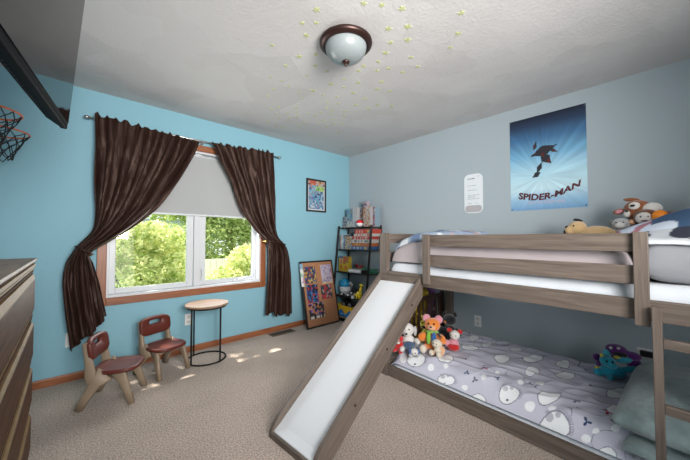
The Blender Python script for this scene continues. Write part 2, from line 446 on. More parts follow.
# ================================================================ CURTAINS, ROD, SHADE
METAL = P('brushed_steel', (.45, .44, .42), rough=.3, metal=1)
rod = empty('curtain_rod', (.1, 3.25, 2.18)); tag(rod, 'thin steel curtain rod above the window', 'curtain rod')
bm = bmesh.new(); tube(bm, [(0, 0, 0), (1.79, 0, 0)], .008, 12); obj('rod', bm, METAL, rod, smooth=True)
for s in (0, 1.79):
    bm = bmesh.new(); d = -1 if s == 0 else 1
    ell(bm, (s + d * .018, 0, 0), (.02, .016, .016)); ell(bm, (s + d * .002, 0, 0), (.006, .014, .014))
    obj('finial', bm, METAL, rod)
for s in (.09, .9, 1.70):
    bm = bmesh.new(); bx(bm, s - .006, s + .006, .0, .06, -.022, -.01); bx(bm, s - .012, s + .012, .055, .067, -.05, .02)
    obj('bracket', bm, METAL, rod)
def satin():
    m, t, b = _new('brown_satin')
    b.inputs['Base Color'].default_value = (.021, .0092, .0068, 1); b.inputs['Roughness'].default_value = .47
    b.inputs['Specular IOR Level'].default_value = .30; b.inputs['Specular Tint'].default_value = (1, .72, .62, 1); b.inputs['Sheen Weight'].default_value = .08; b.inputs['Sheen Roughness'].default_value = .4
    b.inputs['Sheen Tint'].default_value = (.6, .42, .36, 1)
    tc = t.nodes.new('ShaderNodeTexCoord')
    n = t.nodes.new('ShaderNodeTexNoise'); n.inputs['Scale'].default_value = 17; n.inputs['Detail'].default_value = 3; n.inputs['Distortion'].default_value = .8
    mp = t.nodes.new('ShaderNodeMapping'); mp.inputs['Scale'].default_value = (1.6, 1, .35)
    t.links.new(tc.outputs['Object'], mp.inputs['Vector']); t.links.new(mp.outputs[0], n.inputs['Vector'])
    bp = t.nodes.new('ShaderNodeBump'); bp.inputs['Strength'].default_value = .45; bp.inputs['Distance'].default_value = .02
    t.links.new(n.outputs['Fac'], bp.inputs['Height']); t.links.new(bp.outputs['Normal'], b.inputs['Normal'])
    return m
SATIN = satin()
def catmull(P0_, P1_, P2_, P3_, t):
    return tuple(.5 * ((2 * b) + (-a + c) * t + (2 * a - 5 * b + 4 * c - d) * t * t + (-a + 3 * b - 3 * c + d) * t ** 3) for a, b, c, d in zip(P0_, P1_, P2_, P3_))
def curtain(label, rows, gather, pleats, seed, tie):
    n = len(rows) - 1; NV, NU = 150, 190
    bm = bmesh.new(); grid = []
    for j in range(NV + 1):
        s = j / NV * n; k = min(int(s), n - 1); t = s - k
        row = catmull(rows[max(k - 1, 0)], rows[k], rows[k + 1], rows[min(k + 2, n)], t)
        xl, zl, xr, zr = row
        w = math.hypot(xr - xl, zr - zl)
        open_ = min(1, s / 1.2)                       # header is flatter
        near = math.exp(-((s - gather) / .8) ** 2)
        amp = (.010 + .018 * open_) * (1 - .35 * near)
        line = []
        for i in range(NU + 1):
            u = i / NU
            ph = u * pleats * 2 * PI + 1.6 * noise.noise(Vector((u * 5, s * .35, seed))) * 2
            # folds merge into bigger ones away from the header
            big = math.sin(u * pleats * PI * .9 + 2.2 * noise.noise(Vector((u * 3, s * .3, seed + 9))))
            tail = sstep(gather, gather + 1.5, s)
            mod = .45 + .9 * abs(noise.noise(Vector((u * 6, s * .5, seed + 21))))
            y = amp * (math.sin(ph) * (1 - .6 * open_) * mod + .95 * open_ * (1 - .3 * tail) * big * mod)
            y += (.020 + .014 * tail) * open_ * noise.noise(Vector((u * 9, s * .7, seed + 3))) + .010 * open_ * noise.noise(Vector((u * 16, s * 1.6, seed + 13)))
            bulge = -.045 * near * math.sin(PI * u)
            x = xl + (xr - xl) * u + .35 * amp * math.cos(ph) * min(1, w * 3)
            z = zl + (zr - zl) * u
            if s < .25:
                z += (.25 - s) / .25 * (.012 * math.sin(ph) + .022 * noise.noise(Vector((u * 30, 0, seed))))
            if s > n - .3:
                z += (s - n + .3) / .3 * .05 * noise.noise(Vector((u * 9, 2, seed)))
            line.append(bm.verts.new((x, 3.196 + y + bulge, z)))
        grid.append(line)
    for j in range(NV):
        for i in range(NU): bm.faces.new((grid[j][i], grid[j][i + 1], grid[j + 1][i + 1], grid[j + 1][i]))
    o = obj('curtain', bm, SATIN, smooth=True)
    sd = o.modifiers.new('cloth', 'SOLIDIFY'); sd.thickness = .002
    tag(o, label, 'curtain')
    # band that holds the bundle
    a, b = Vector((tie[0], 3.18, tie[1])), Vector((tie[2], 3.18, tie[3]))
    bm = bmesh.new(); c = (a + b) / 2; ax = (b - a) / 2; pts = []
    for k in range(28):
        an = 2 * PI * k / 28
        pts.append(c + ax * 1.04 * math.cos(an) + Vector((0, .050, 0)) * math.sin(an) + Vector((0, -.012, 0)))
    tube(bm, pts, .007, 8, closed=True, flat=1.2)
    obj('tieback', bm, SATIN, o, smooth=True)
    bm = bmesh.new(); q = Vector((tie[2] - .01, 3.19, tie[3] + .0)) if tie[4] < 0 else Vector((tie[0] - .005, 3.165, tie[1]))
    ell(bm, q, (.012, .012, .016), sub=2); tube(bm, [q, q + Vector((0, .12, 0))], .004, 8)
    obj('tieback_hook', bm, P('brass', (.55, .38, .14), rough=.3, metal=1), o, smooth=True)
    return o
curtain('brown satin curtain on the left, swept aside and tied at far left of window', [(0.126, 2.209, 0.945, 2.15), (0.13, 1.983, 0.881, 1.983), (0.133, 1.774, 0.759, 1.734), (0.137, 1.566, 0.611, 1.478), (0.144, 1.383, 0.458, 1.312), (0.13, 1.234, 0.275, 1.159), (0.045, 1.111, 0.128, 1.044), (-0.02, 0.978, 0.148, 0.952), (-0.039, 0.8, 0.183, 0.801), (-0.017, 0.54, 0.212, 0.606), (0.016, 0.275, 0.234, 0.493)],
        6, 12, 1.3, (.035, 1.10, .135, 1.035, -1))
curtain('brown satin curtain on the right, tied back beside the framed comic picture', [(1.063, 2.176, 1.788, 2.217), (1.147, 2.001, 1.804, 1.974), (1.256, 1.801, 1.82, 1.693), (1.382, 1.515, 1.835, 1.388), (1.551, 1.284, 1.864, 1.193), (1.70, 1.12, 1.935, 1.106), (1.744, 1.0, 2.008, 0.992), (1.733, 0.727, 2.039, 0.701), (1.697, 0.27, 2.057, 0.20)],
        5, 10, 5.7, (1.69, 1.13, 1.94, 1.09, 1))
sh = empty('roller_shade', (WX0 + .03, 3.355, 2.03)); tag(sh, 'white roller shade pulled halfway down the window', 'window shade')
SHW = WX1 - WX0 - .06
bm = bmesh.new(); tube(bm, [(0, 0, 0), (SHW, 0, 0)], .02, 16); obj('roller', bm, VIN, sh, smooth=True)
box('shade_cloth', .005, SHW - .005, -.022, -.0205, -.612, 0, translucent_cloth('shade_cloth', (.46, .475, .48), .22), sh)
box('hem_bar', .005, SHW - .005, -.026, -.017, -.63, -.612, VIN, sh, bev=.002)

# ================================================================ CEILING LIGHT AND STARS
lt = empty('ceiling_light', (1.272, 1.353, H)); tag(lt, 'flush ceiling light with frosted glass bowl and dark bronze rim', 'ceiling light')
BRZ = P('dark_bronze', (.045, .022, .018), rough=.35, metal=.6)
bm = bmesh.new(); lathe(bm, [(0, 0), (.10, 0), (.150, -.004), (.168, -.018), (.170, -.03), (.160, -.042), (.148, -.046), (.140, -.05), (.132, -.046), (.13, -.03), (0, -.03)], 48); obj('rim', bm, BRZ, lt, smooth=True)
bm = bmesh.new(); lathe(bm, [(.133, -.038), (.132, -.058), (.124, -.084), (.108, -.106), (.084, -.123), (.054, -.134), (.025, -.139), (0, -.140)], 48); obj('glass_bowl', bm, P('frosted_glass', (.24, .27, .275), rough=.30, spec=.5), lt, smooth=True)
bm = bmesh.new(); lathe(bm, [(.0, -.136), (.022, -.138), (.026, -.145), (.020, -.153), (.010, -.158), (.008, -.166), (.005, -.171), (0, -.176)], 24); obj('finial', bm, BRZ, lt, smooth=True)
STARMAT = P('glow_star_plastic', (.50, .53, .27), rough=.7, spec=.1)
STARS=[(0.98, 1.28, 0.017), (0.98, 1.42, 0.012), (1.04, 1.36, 0.012), (1.06, 1.49, 0.016), (0.95, 1.72, 0.013), (1.15, 1.7, 0.018), (1.22, 1.6, 0.014), (1.14, 1.86, 0.015), (1.3, 1.71, 0.015), (1.14, 1.07, 0.014), (1.22, 1.01, 0.014), (1.32, 0.95, 0.017), (1.22, 1.17, 0.016), (1.39, 1.1, 0.018), (1.46, 1.01, 0.02), (1.59, 0.74, 0.016), (1.74, 0.83, 0.016), (1.83, 0.93, 0.013), (1.5, 1.17, 0.016), (1.56, 1.08, 0.019), (1.56, 1.26, 0.019), (1.73, 1.17, 0.014), (1.6, 1.36, 0.014), (1.72, 1.36, 0.015), (1.84, 1.32, 0.015), (1.68, 1.44, 0.015), (1.56, 1.47, 0.015), (1.58, 1.54, 0.015), (1.41, 1.71, 0.011), (1.33, 1.86, 0.011), (1.13, 2.07, 0.011), (1.23, 2.06, 0.011), (1.31, 2.09, 0.012), (1.25, 2.23, 0.012), (1.51, 2.02, 0.021), (1.44, 2.13, 0.012), (1.55, 1.83, 0.02), (1.66, 1.79, 0.012), (1.58, 1.7, 0.011), (1.62, 2.02, 0.012), (1.73, 1.96, 0.013), (1.52, 2.19, 0.013), (1.27, 2.37, 0.013), (1.74, 2.11, 0.013), (1.83, 2.05, 0.013), (1.59, 2.4, 0.014), (1.45, 2.5, 0.014), (1.43, 2.6, 0.014), (1.59, 2.55, 0.014), (1.74, 2.42, 0.014), (1.65, 2.48, 0.014), (1.83, 2.32, 0.014), (1.81, 2.2, 0.014), (1.89, 2.21, 0.014), (1.94, 2.28, 0.014), (1.52, 2.66, 0.014), (1.84, 2.42, 0.015), (1.71, 2.56, 0.015), (1.99, 2.13, 0.014), (2.05, 2.21, 0.015), (1.67, 2.65, 0.015), (1.59, 2.72, 0.015), (1.98, 2.46, 0.015), (2.04, 2.37, 0.015), (1.87, 2.67, 0.016), (1.87, 2.77, 0.016), (2.12, 2.45, 0.016), (2.17, 2.37, 0.015), (2.1, 2.56, 0.016), (1.55, 2.9, 0.015), (1.67, 2.94, 0.016), (1.76, 2.93, 0.016), (2.12, 2.88, 0.017), (2.34, 2.62, 0.017), (1.98, 2.54, 0.015), (1.56, 1.47, 0.015), (1.58, 1.54, 0.015), (1.68, 1.44, 0.015), (1.72, 1.36, 0.017), (1.84, 1.32, 0.017), (1.86, 1.2, 0.015), (1.7, 1.66, 0.019), (1.83, 1.52, 0.018), (1.79, 1.81, 0.018), (1.89, 1.62, 0.017), (2.0, 1.57, 0.017), (1.94, 1.81, 0.018), (1.97, 1.96, 0.019), (2.12, 1.81, 0.019), (2.12, 1.93, 0.02), (2.24, 1.74, 0.019)]
def star_mesh(r):
    bm = bmesh.new(); pts = []
    for k in range(10):
        a = PI / 2 + k * PI / 5; q = r if k % 2 == 0 else r * .45
        pts.append((q * math.cos(a), q * math.sin(a)))
    prism(bm, pts, 'z', -.0022, -.0002)
    me = bpy.data.meshes.new('star_sticker'); bmesh.ops.recalc_face_normals(bm, faces=bm.faces); bm.to_mesh(me); bm.free(); me.materials.append(STARMAT)
    return me
_sm = {}; _done = []; _stars = []
LX, LY = 1.272, 1.353
MARKS_ = (('the left curtain', .45, 3.3), ('the window', 1.0, 3.3), ('the right curtain', 1.6, 3.3), ('the framed picture', 2.53, 3.3), ('the room corner', 3.15, 3.3), ('the ladder shelf', 3.1, 2.95), ('the upper bunk slide opening', 3.1, 2.1), ('the small wall chart', 3.18, 1.37), ('the blue poster', 3.18, .70), ('the pillow end of the bunk bed', 2.9, -.3), ('the television', -.1, 1.9), ('the wall behind the camera', .6, -1.1))
ORD = ('nearest to', 'second from', 'third from', 'fourth from', 'fifth from', 'sixth from', 'seventh from', 'eighth from', 'ninth from', 'tenth from', 'eleventh from', 'twelfth from', 'thirteenth from', 'fourteenth from', 'fifteenth from', 'sixteenth from', 'seventeenth from', 'eighteenth from', 'nineteenth from', 'twentieth from')
for x, y, r_ in STARS:
    if any(math.hypot(x - a, y - b) < .03 for a, b in _done) or math.hypot(x - LX, y - LY) < .195: continue
    _done.append((x, y)); q = round(r_, 3)
    if q not in _sm: _sm[q] = star_mesh(q * 1.4)
    o = bpy.data.objects.new('star_sticker', _sm[q]); COL.objects.link(o); o.location = (x, y, H); o.rotation_euler = (0, 0, random.uniform(0, 6.28))
    an = math.atan2(y - LY, x - LX)
    lm = min(MARKS_, key=lambda k: abs((math.atan2(k[2] - LY, k[1] - LX) - an + PI) % (2 * PI) - PI))[0]
    _stars.append((lm, math.hypot(x - LX, y - LY), o))
for lm in {t[0] for t in _stars}:
    for k, (_, _, o) in enumerate(sorted((t for t in _stars if t[0] == lm), key=lambda t: t[1])):
        tag(o, 'pale green ceiling star %s the light, towards %s' % (ORD[min(k, 19)], lm), 'star sticker', 'glow stars on the ceiling')

# ================================================================ WALL PIECES
def outlet(name, label, loc, rot, plug=False):
    r_ = empty(name, loc, rot=rot); tag(r_, label, 'outlet')
    box('cover_plate', -.035, .035, -.006, 0, -.057, .057, P('outlet_plastic', (.72, .72, .70), rough=.4), r_, bev=.002)
    for dz in (-.026, .026):
        bm = bmesh.new(); bx(bm, -.016, .016, -.0085, -.006, dz - .016, dz + .016)
        s = obj('socket', bm, P('socket_plastic', (.60, .60, .58), rough=.4), r_, bev=.004)
        bm = bmesh.new(); bx(bm, -.008, -.006, -.009, -.0084, dz - .004, dz + .008); bx(bm, .006, .008, -.009, -.0084, dz - .004, dz + .008); ell(bm, (0, -.0084, dz - .009), (.0025, .0008, .0025), sub=1)
        obj('slot', bm, P('slot_black', (.01, .01, .01)), s)
    return r_
outlet('wall_outlet', 'white outlet on the teal wall behind the round side table', (.903, YW, .335), None or (0, 0, 0))
outlet('wall_outlet', 'white outlet on teal wall by the bottom of the left curtain', (.022, YW, .335), (0, 0, 0))
outlet('wall_outlet', 'white outlet on grey wall under the upper bunk', (XR, 1.338, .285), FACE_X)
o4 = empty('wall_outlet', (XR, .075, .30), rot=FACE_X); tag(o4, 'white wall plate holding a black plug, above the green pillow', 'outlet')
box('cover_plate', -.06, .06, -.006, 0, -.035, .035, P('outlet_plastic', (.72, .72, .70)), o4, bev=.002)
box('plug', -.045, .04, -.035, -.006, -.022, .022, P('black_plastic', (.012, .012, .013), rough=.35), o4, bev=.005)
# floor vent
fv = empty('floor_vent', (1.93, 3.20, 0)); tag(fv, 'brown metal floor vent in the carpet below the window wall', 'vent')
VM = P('vent_metal', (.16, .12, .09), rough=.5, metal=.4)
bm = bmesh.new(); bx(bm, -.16, .16, -.06, -.045, 0, .007); bx(bm, -.16, .16, .045, .06, 0, .007); bx(bm, -.16, -.145, -.045, .045, 0, .007); bx(bm, .145, .16, -.045, .045, 0, .007)
obj('frame', bm, VM, fv)
bm = bmesh.new()
for k in range(18): bx(bm, -.14 + k * .016, -.132 + k * .016, -.045, .045, .001, .005)
bx(bm, -.145, .145, -.045, .045, 0, .001)
obj('grille', bm, P('vent_dark', (.09, .07, .055), rough=.6, metal=.3), fv)

PRINT = painted('printed_paper', rough=.45); GLOSSP = painted('glossy_print', rough=.22, spec=.55)
BLACKF = P('black_frame', (.010, .010, .011), rough=.35)
# framed picture on the window wall
pf = empty('framed_picture', (2.364, YW, 1.537)); tag(pf, 'black-framed colourful comic-style picture hanging on the teal wall', 'picture')
bm = bmesh.new(); w_, h_, f_ = .343, .46, .022
bx(bm, 0, w_, -.022, 0, 0, f_); bx(bm, 0, w_, -.022, 0, h_ - f_, h_); bx(bm, 0, f_, -.022, 0, f_, h_ - f_); bx(bm, w_ - f_, w_, -.022, 0, f_, h_ - f_)
obj('frame', bm, BLACKF, pf, bev=.002)
_ca = collage([(.06, .14, .34), (.10, .28, .42), (.25, .38, .45), (.42, .48, .52), (.04, .07, .16), (.28, .18, .24), (.14, .32, .38)], 14, 20, 4)
_cb = collage([(.25, .38, .06), (.35, .48, .15), (.08, .26, .14)], 9, 14, 5); _cc = collage([(.40, .10, .06), (.45, .26, .15), (.12, .05, .06), (.35, .35, .36)], 10, 16, 6)
def comic(u, v):
    if v > .84: return _cc(u, v)
    if .45 < u < .95 and .66 < v < .84 + .03 * math.sin(u * 20): return _cb(u, v)
    if u < .06 or u > .94 or v < .04: return (.50, .52, .54)
    return _ca(u, v)
printed_box('print', w_ - 2 * f_, h_ - 2 * f_, .006, comic, PRINT, .004, pf, (f_, -.012, f_))

# film poster (plain stand-in artwork, its lettering kept)
PO = empty('movie_poster', (XR - .0015, 1.0, 1.432), rot=FACE_X); tag(PO, 'blue movie poster with dark top edge and dark red lettering on grey wall', 'poster')
PW, PH = .594, .885
def poster(u, v):
    t = v
    stops = [(0, (.17, .34, .56)), (.10, (.30, .50, .68)), (.22, (.52, .72, .80)), (.40, (.42, .66, .78)), (.58, (.17, .40, .60)), (.76, (.05, .15, .30)), (.9, (.018, .04, .09)), (1, (.010, .014, .03))]
    for i in range(len(stops) - 1):
        if stops[i][0] <= t <= stops[i + 1][0]:
            k = (t - stops[i][0]) / (stops[i + 1][0] - stops[i][0]); c = [a + (b - a) * k for a, b in zip(stops[i][1], stops[i + 1][1])]; break
    # radiating light streaks and specks
    a = math.atan2(v - .35, u - .45); st = noise.noise(Vector((a * 9, math.hypot(u - .45, v - .35) * 2, 2))) * .5 + noise.noise(Vector((a * 30, v * 3, 5))) * .25
    f = 1 + st * (.45 if .15 < v < .85 else .15)
    c = [max(0, x * f) for x in c]
    if v > .62 and hsh(round(u * 110), round(v * 160)) > .988: c = [min(1, x + .22) for x in c]
    # plain dark overlapping shards, generic artwork
    for ux, vx, ra, rb, rot in ((.475, .615, .135, .062, .32), (.50, .53, .085, .05, -.9), (.415, .44, .075, .026, 1.15), (.375, .37, .05, .03, .6), (.36, .68, .06, .02, 1.3), (.60, .60, .06, .018, -.5)):
        dx, dy = u - ux, (v - vx) * 1.45
        p_, q_ = dx * math.cos(rot) + dy * math.sin(rot), -dx * math.sin(rot) + dy * math.cos(rot)
        if abs(p_) / ra + abs(q_) / rb < 1.35 + .25 * noise.noise(Vector((u * 25, v * 25, 4))): c = (.022, .022, .03) if noise.noise(Vector((u * 14, v * 14, 9))) < .3 else (.10, .02, .02)
    return c
printed_box('print', PW, PH, .001, poster, painted('poster_gloss', rough=.3, spec=.5), .004, PO, (0, -.0002, 0))
def pwarp(co):
    u = co.x / .44; k = u * u
    y = co.y * (1 - .18 * u) * 1.0 + (-.055 * u + .10 * u ** 2.2) - .02 * math.sin(u * PI) + .0
    return Vector((co.x, y, co.z))
TITLE = P('title_red', (.085, .015, .025), rough=.5)
textmesh('title_lettering', 'SPIDER-MAN', .086, TITLE, PO, Matrix.Translation((.068, -.0018, .118)) @ Matrix.Diagonal((.99, 1, 1, 1)), pwarp, off=.0034, shear=.12)
textmesh('subtitle_lettering', 'INTO THE SPIDER-VERSE', .027, P('subtitle_pink', (.62, .42, .50)), PO, Matrix.Translation((.145, -.0016, .058)), None)
for x, z in ((.012, .012), (.582, .016), (.582, .87), (.012, .87)):
    bm = bmesh.new(); ell(bm, (x, -.003, z), (.006, .003, .006), sub=2); obj('pin', bm, P('pin_dark', (.05, .06, .08), rough=.3), PO)

# small rounded chart
ch = empty('wall_chart', (XR - .001, 1.468, 1.437), rot=FACE_X); tag(ch, 'small white rounded wall chart with grey-pink bottom beside the blue poster', 'sign')
cw, chh, cr = .20, .425, .055
def rr(x0, x1, z0, z1, r_, n=7):
    pts = []
    for cx, cz, a0 in ((x1 - r_, z0 + r_, -PI / 2), (x1 - r_, z1 - r_, 0), (x0 + r_, z1 - r_, PI / 2), (x0 + r_, z0 + r_, PI)):
        for k in range(n + 1):
            a = a0 + k / n * PI / 2; pts.append((cx + r_ * math.cos(a), cz + r_ * math.sin(a)))
    return pts
bm = bmesh.new(); prism(bm, rr(0, cw, 0, chh, cr), 'y', -.006, 0); obj('board', bm, P('chart_white', (.72, .76, .80), rough=.25), ch)
bm = bmesh.new(); prism(bm, rr(.012, cw - .012, .012, .085, .03), 'y', -.0072, -.006); obj('bottom_patch', bm, P('chart_patch', (.42, .40, .42), rough=.4), ch)
INK = P('chart_ink', (.10, .12, .15))
bm = bmesh.new()
def scrib(x0, x1, z, a, n=26, r_=.0014, seed=0):
    tube(bm, [(x0 + (x1 - x0) * k / n, -.0066, z + a * noise.noise(Vector((k * .9, seed, 0)))) for k in range(n + 1)], r_, 5)
scrib(.04, .12, .375, .022, 34, .0022, 1); scrib(.145, .165, .395, .006, 6, .0016, 2)
for i, (z, x1) in enumerate(((.30, .13), (.25, .14), (.195, .16), (.175, .12), (.155, .165), (.105, .08))): scrib(.038, x1, z, .01, 28, .0013, 5 + i)
scrib(.12, .15, .105, .008, 8, .0013, 19)
obj('handwriting', bm, INK, ch)

# ================================================================ TELEVISION
_n = Vector((.988, -.156, 0)).normalized(); _ax = Vector((.156, .988, 0)).normalized(); _t = R(4.43)
_up = _n * math.sin(_t) + Vector((0, 0, 1)) * math.cos(_t); _fr = _up.cross(-_ax).normalized()
if _fr.x < 0: _fr = -_fr
# local axes: x = towards the window, y = back of the set, z = up along the screen
TVM = Matrix((( _ax.x, -_fr.x, _up.x, 0), (_ax.y, -_fr.y, _up.y, 0), (_ax.z, -_fr.z, _up.z, 0), (0, 0, 0, 1)))
tv = empty('television', (0, 0, 0)); tv.matrix_world = Matrix.Translation((-.014, 1.70, 1.624)) @ TVM
tag(tv, 'large black flat television tilted out from the left wall', 'television')
GLB = P('tv_gloss_black', (.006, .006, .007), rough=.3, spec=.25); MTB = P('tv_matte_black', (.006, .006, .007), rough=.6, spec=.08)
L_, T_ = 1.02, .60
bm = bmesh.new(); bx(bm, -L_, 0, .004, .026, 0, T_); obj('bezel', bm, MTB, tv, bev=.004)
box('screen', -L_ + .018, -.018, -.0005, .0045, .022, T_ - .018, P('tv_screen', (.005, .005, .006), rough=.05, spec=.22), tv)
bm = bmesh.new()
vs = []
for (y, i) in ((.026, .004), (.060, .05), (.088, .16)):
    vs.append([bm.verts.new(p) for p in ((-L_ + i, y, i * .3 + .004), (-i, y, i * .3 + .004), (-i, y, T_ - i), (-L_ + i, y, T_ - i))])
for a, b in zip(vs, vs[1:]):
    for k in range(4): bm.faces.new((a[k], a[(k + 1) % 4], b[(k + 1) % 4], b[k]))
bm.faces.new(vs[-1]); bm.faces.new(vs[0][::-1])
bk = obj('back_cover', bm, MTB, tv)
bm = bmesh.new()
for k in range(16):
    x = -.20 - k * .022; bx(bm, x - .004, x + .004, .0445, .0475, .010, .016)
obj('vent_slot', bm, P('slot_black', (.01, .01, .01)), bk)
bm = bmesh.new(); bx(bm, -.66, -.36, .084, .11, .16, .44)
tube(bm, [(-.5, .1, .3), (-.62, .25, .3), (-.60, .40, .3)], .02, 10)
mt = obj('wall_bracket', bm, MTB, tv)

# ================================================================ DRESSER
dr = empty('dresser', (-.1085, 1.88, 0)); tag(dr, 'dark wood dresser with brass-edged drawer fronts at the left', 'dresser')
DWy = wood('dresser_wood', (.045, .020, .010), (.115, .055, .030), 'y', rough=.5, spec=.04)
DWd = wood('dresser_body', (.05, .024, .014), (.12, .06, .035), 'z', rough=.4)
DTOP = wood('dresser_top', (.17, .12, .09), (.30, .22, .17), 'y', rough=.5, spec=.25)
BRS = P('aged_brass', (.17, .10, .028), rough=.6, metal=.15, var=.25, vscale=14)
DL = 1.35
box('body', -.44, -.022, -DL + .012, -.012, .05, 1.04, DWd, dr)
bm = bmesh.new(); prism(bm, [(-.45, 1.042), (-.010, 1.042), (-.004, 1.047), (-.004, 1.056), (-.012, 1.058), (.0, 1.064), (.004, 1.070), (.004, 1.079), (-.45, 1.079)], 'y', -DL, 0)
obj('top', bm, DTOP, dr)
box('base', -.44, -.03, -DL + .02, -.02, 0, .05, DWd, dr)
bm = bmesh.new(); bx(bm, -.008, -.0, -DL + .004, -.004, 1.045, 1.056); obj('top_brass_strip', bm, BRS, dr)
for k in range(5):
    zt = 1.042 - .198 * k; zb = zt - .190
    bm = bmesh.new(); prism(bm, [(-.022, zb), (.0, zb + .004), (.0, zt - .056), (-.022, zt - .056)], 'y', -DL + .006, -.004)
    d = obj('drawer', bm, DWy, dr, bev=.002)
    bm = bmesh.new(); prism(bm, [(-.022, zt - .056), (-.001, zt - .0555), (-.005, zt - (.042 if k else .030)), (-.022, zt - (.040 if k else .028))], 'y', -DL + .006, -.004)
    obj('brass_pull', bm, BRS, d)
    bm = bmesh.new(); prism(bm, [(-.022, zt - (.040 if k else .028)), (-.008, zt - (.038 if k else .026)), (-.004, zt - .014), (-.022, zt - .012)], 'y', -DL + .006, -.004)
    obj('grip_rail', bm, DWy, d)
    bm = bmesh.new(); prism(bm, [(-.022, zt - .012), (-.005, zt - .011), (-.004, zt - .003), (-.022, zt - .003)], 'y', -DL + .006, -.004)
    obj('brass_edge', bm, BRS, d)

# ================================================================ BASKETBALL HOOPS
hp = empty('basketball_game', (-.598, 2.69, 1.86)); tag(hp, 'double toy basketball hoop with orange rims and black nets at left edge', 'toy hoop')
box('backboard', 0, .02, -.42, .42, -.10, .42, P('board_white', (.5, .5, .5), rough=.5), hp, bev=.004)
RIM = P('rim_orange', (.62, .13, .04), rough=.4, spec=.5); NET = P('net_black', (.012, .014, .016), rough=.8)
for cy in (-.215, .22):
    cx, rr_ = .235, .150
    bm = bmesh.new(); tube(bm, [(cx + rr_ * math.cos(2 * PI * k / 40), cy + rr_ * math.sin(2 * PI * k / 40), 0) for k in range(40)], .0055, 8, closed=True)
    bx(bm, .02, cx - rr_ + .004, cy - .03, cy + .03, -.006, .004); bx(bm, .02, .026, cy - .05, cy + .05, -.04, .03)
    rm = obj('rim', bm, RIM, hp, smooth=True)
    bm = bmesh.new(); nn = 12; lv = [(rr_, -.004), (rr_ * .86, -.035), (rr_ * .74, -.07), (rr_ * .62, -.105), (rr_ * .55, -.145), (rr_ * .5, -.18)]
    rnd = random.Random(int(cy * 100))
    pt = {}
    for j, (q, z) in enumerate(lv):
        for k in range(nn):
            a = 2 * PI * (k + .5 * (j % 2)) / nn + rnd.uniform(-.08, .08)
            pt[j, k] = Vector((cx + q * math.cos(a), cy + q * math.sin(a), z + rnd.uniform(-.012, .008) * (j > 0)))
    for j in range(len(lv) - 1):
        for k in range(nn):
            for k2 in ((k, (k + 1) % nn) if j % 2 else (k, k - 1)):
                tube(bm, [pt[j, k], pt[j, k].lerp(pt[j + 1, k2 % nn], .5) + Vector((0, 0, -.004)), pt[j + 1, k2 % nn]], .0028, 5)
    obj('net', bm, NET, rm, smooth=True)

# ================================================================ CHILDREN'S CHAIRS
TAN = P('tan_plastic', (.25, .185, .125), rough=.5, bump=.05, bscale=40); MAR = P('maroon_plastic', (.105, .022, .015), rough=.42, spec=.35)
def slab_leg(bm, path, wid, th):
    """a tapering plastic leg: path points with widths (in the frame's plane) and thickness, rounded rectangle section"""
    rings = []
    n = len(path)
    for i, p in enumerate(path):
        p = Vector(p); t = (Vector(path[min(i + 1, n - 1)]) - Vector(path[max(0, i - 1)])).normalized()
        a = Vector((t.z, 0, -t.x)).normalized(); b = t.cross(a).normalized()
        ring = []
        for k in range(12):
            an = 2 * PI * k / 12; c, s = math.cos(an), math.sin(an)
            e = lambda v: math.copysign(abs(v) ** .55, v)
            ring.append(bm.verts.new(p + a * e(c) * wid[i] / 2 + b * e(s) * th / 2))
        rings.append(ring)
    for r0, r1 in zip(rings, rings[1:]):
        for k in range(12): bm.faces.new((r0[k], r0[(k + 1) % 12], r1[(k + 1) % 12], r1[k]))
    bm.faces.new(rings[0]); bm.faces.new(rings[-1][::-1])
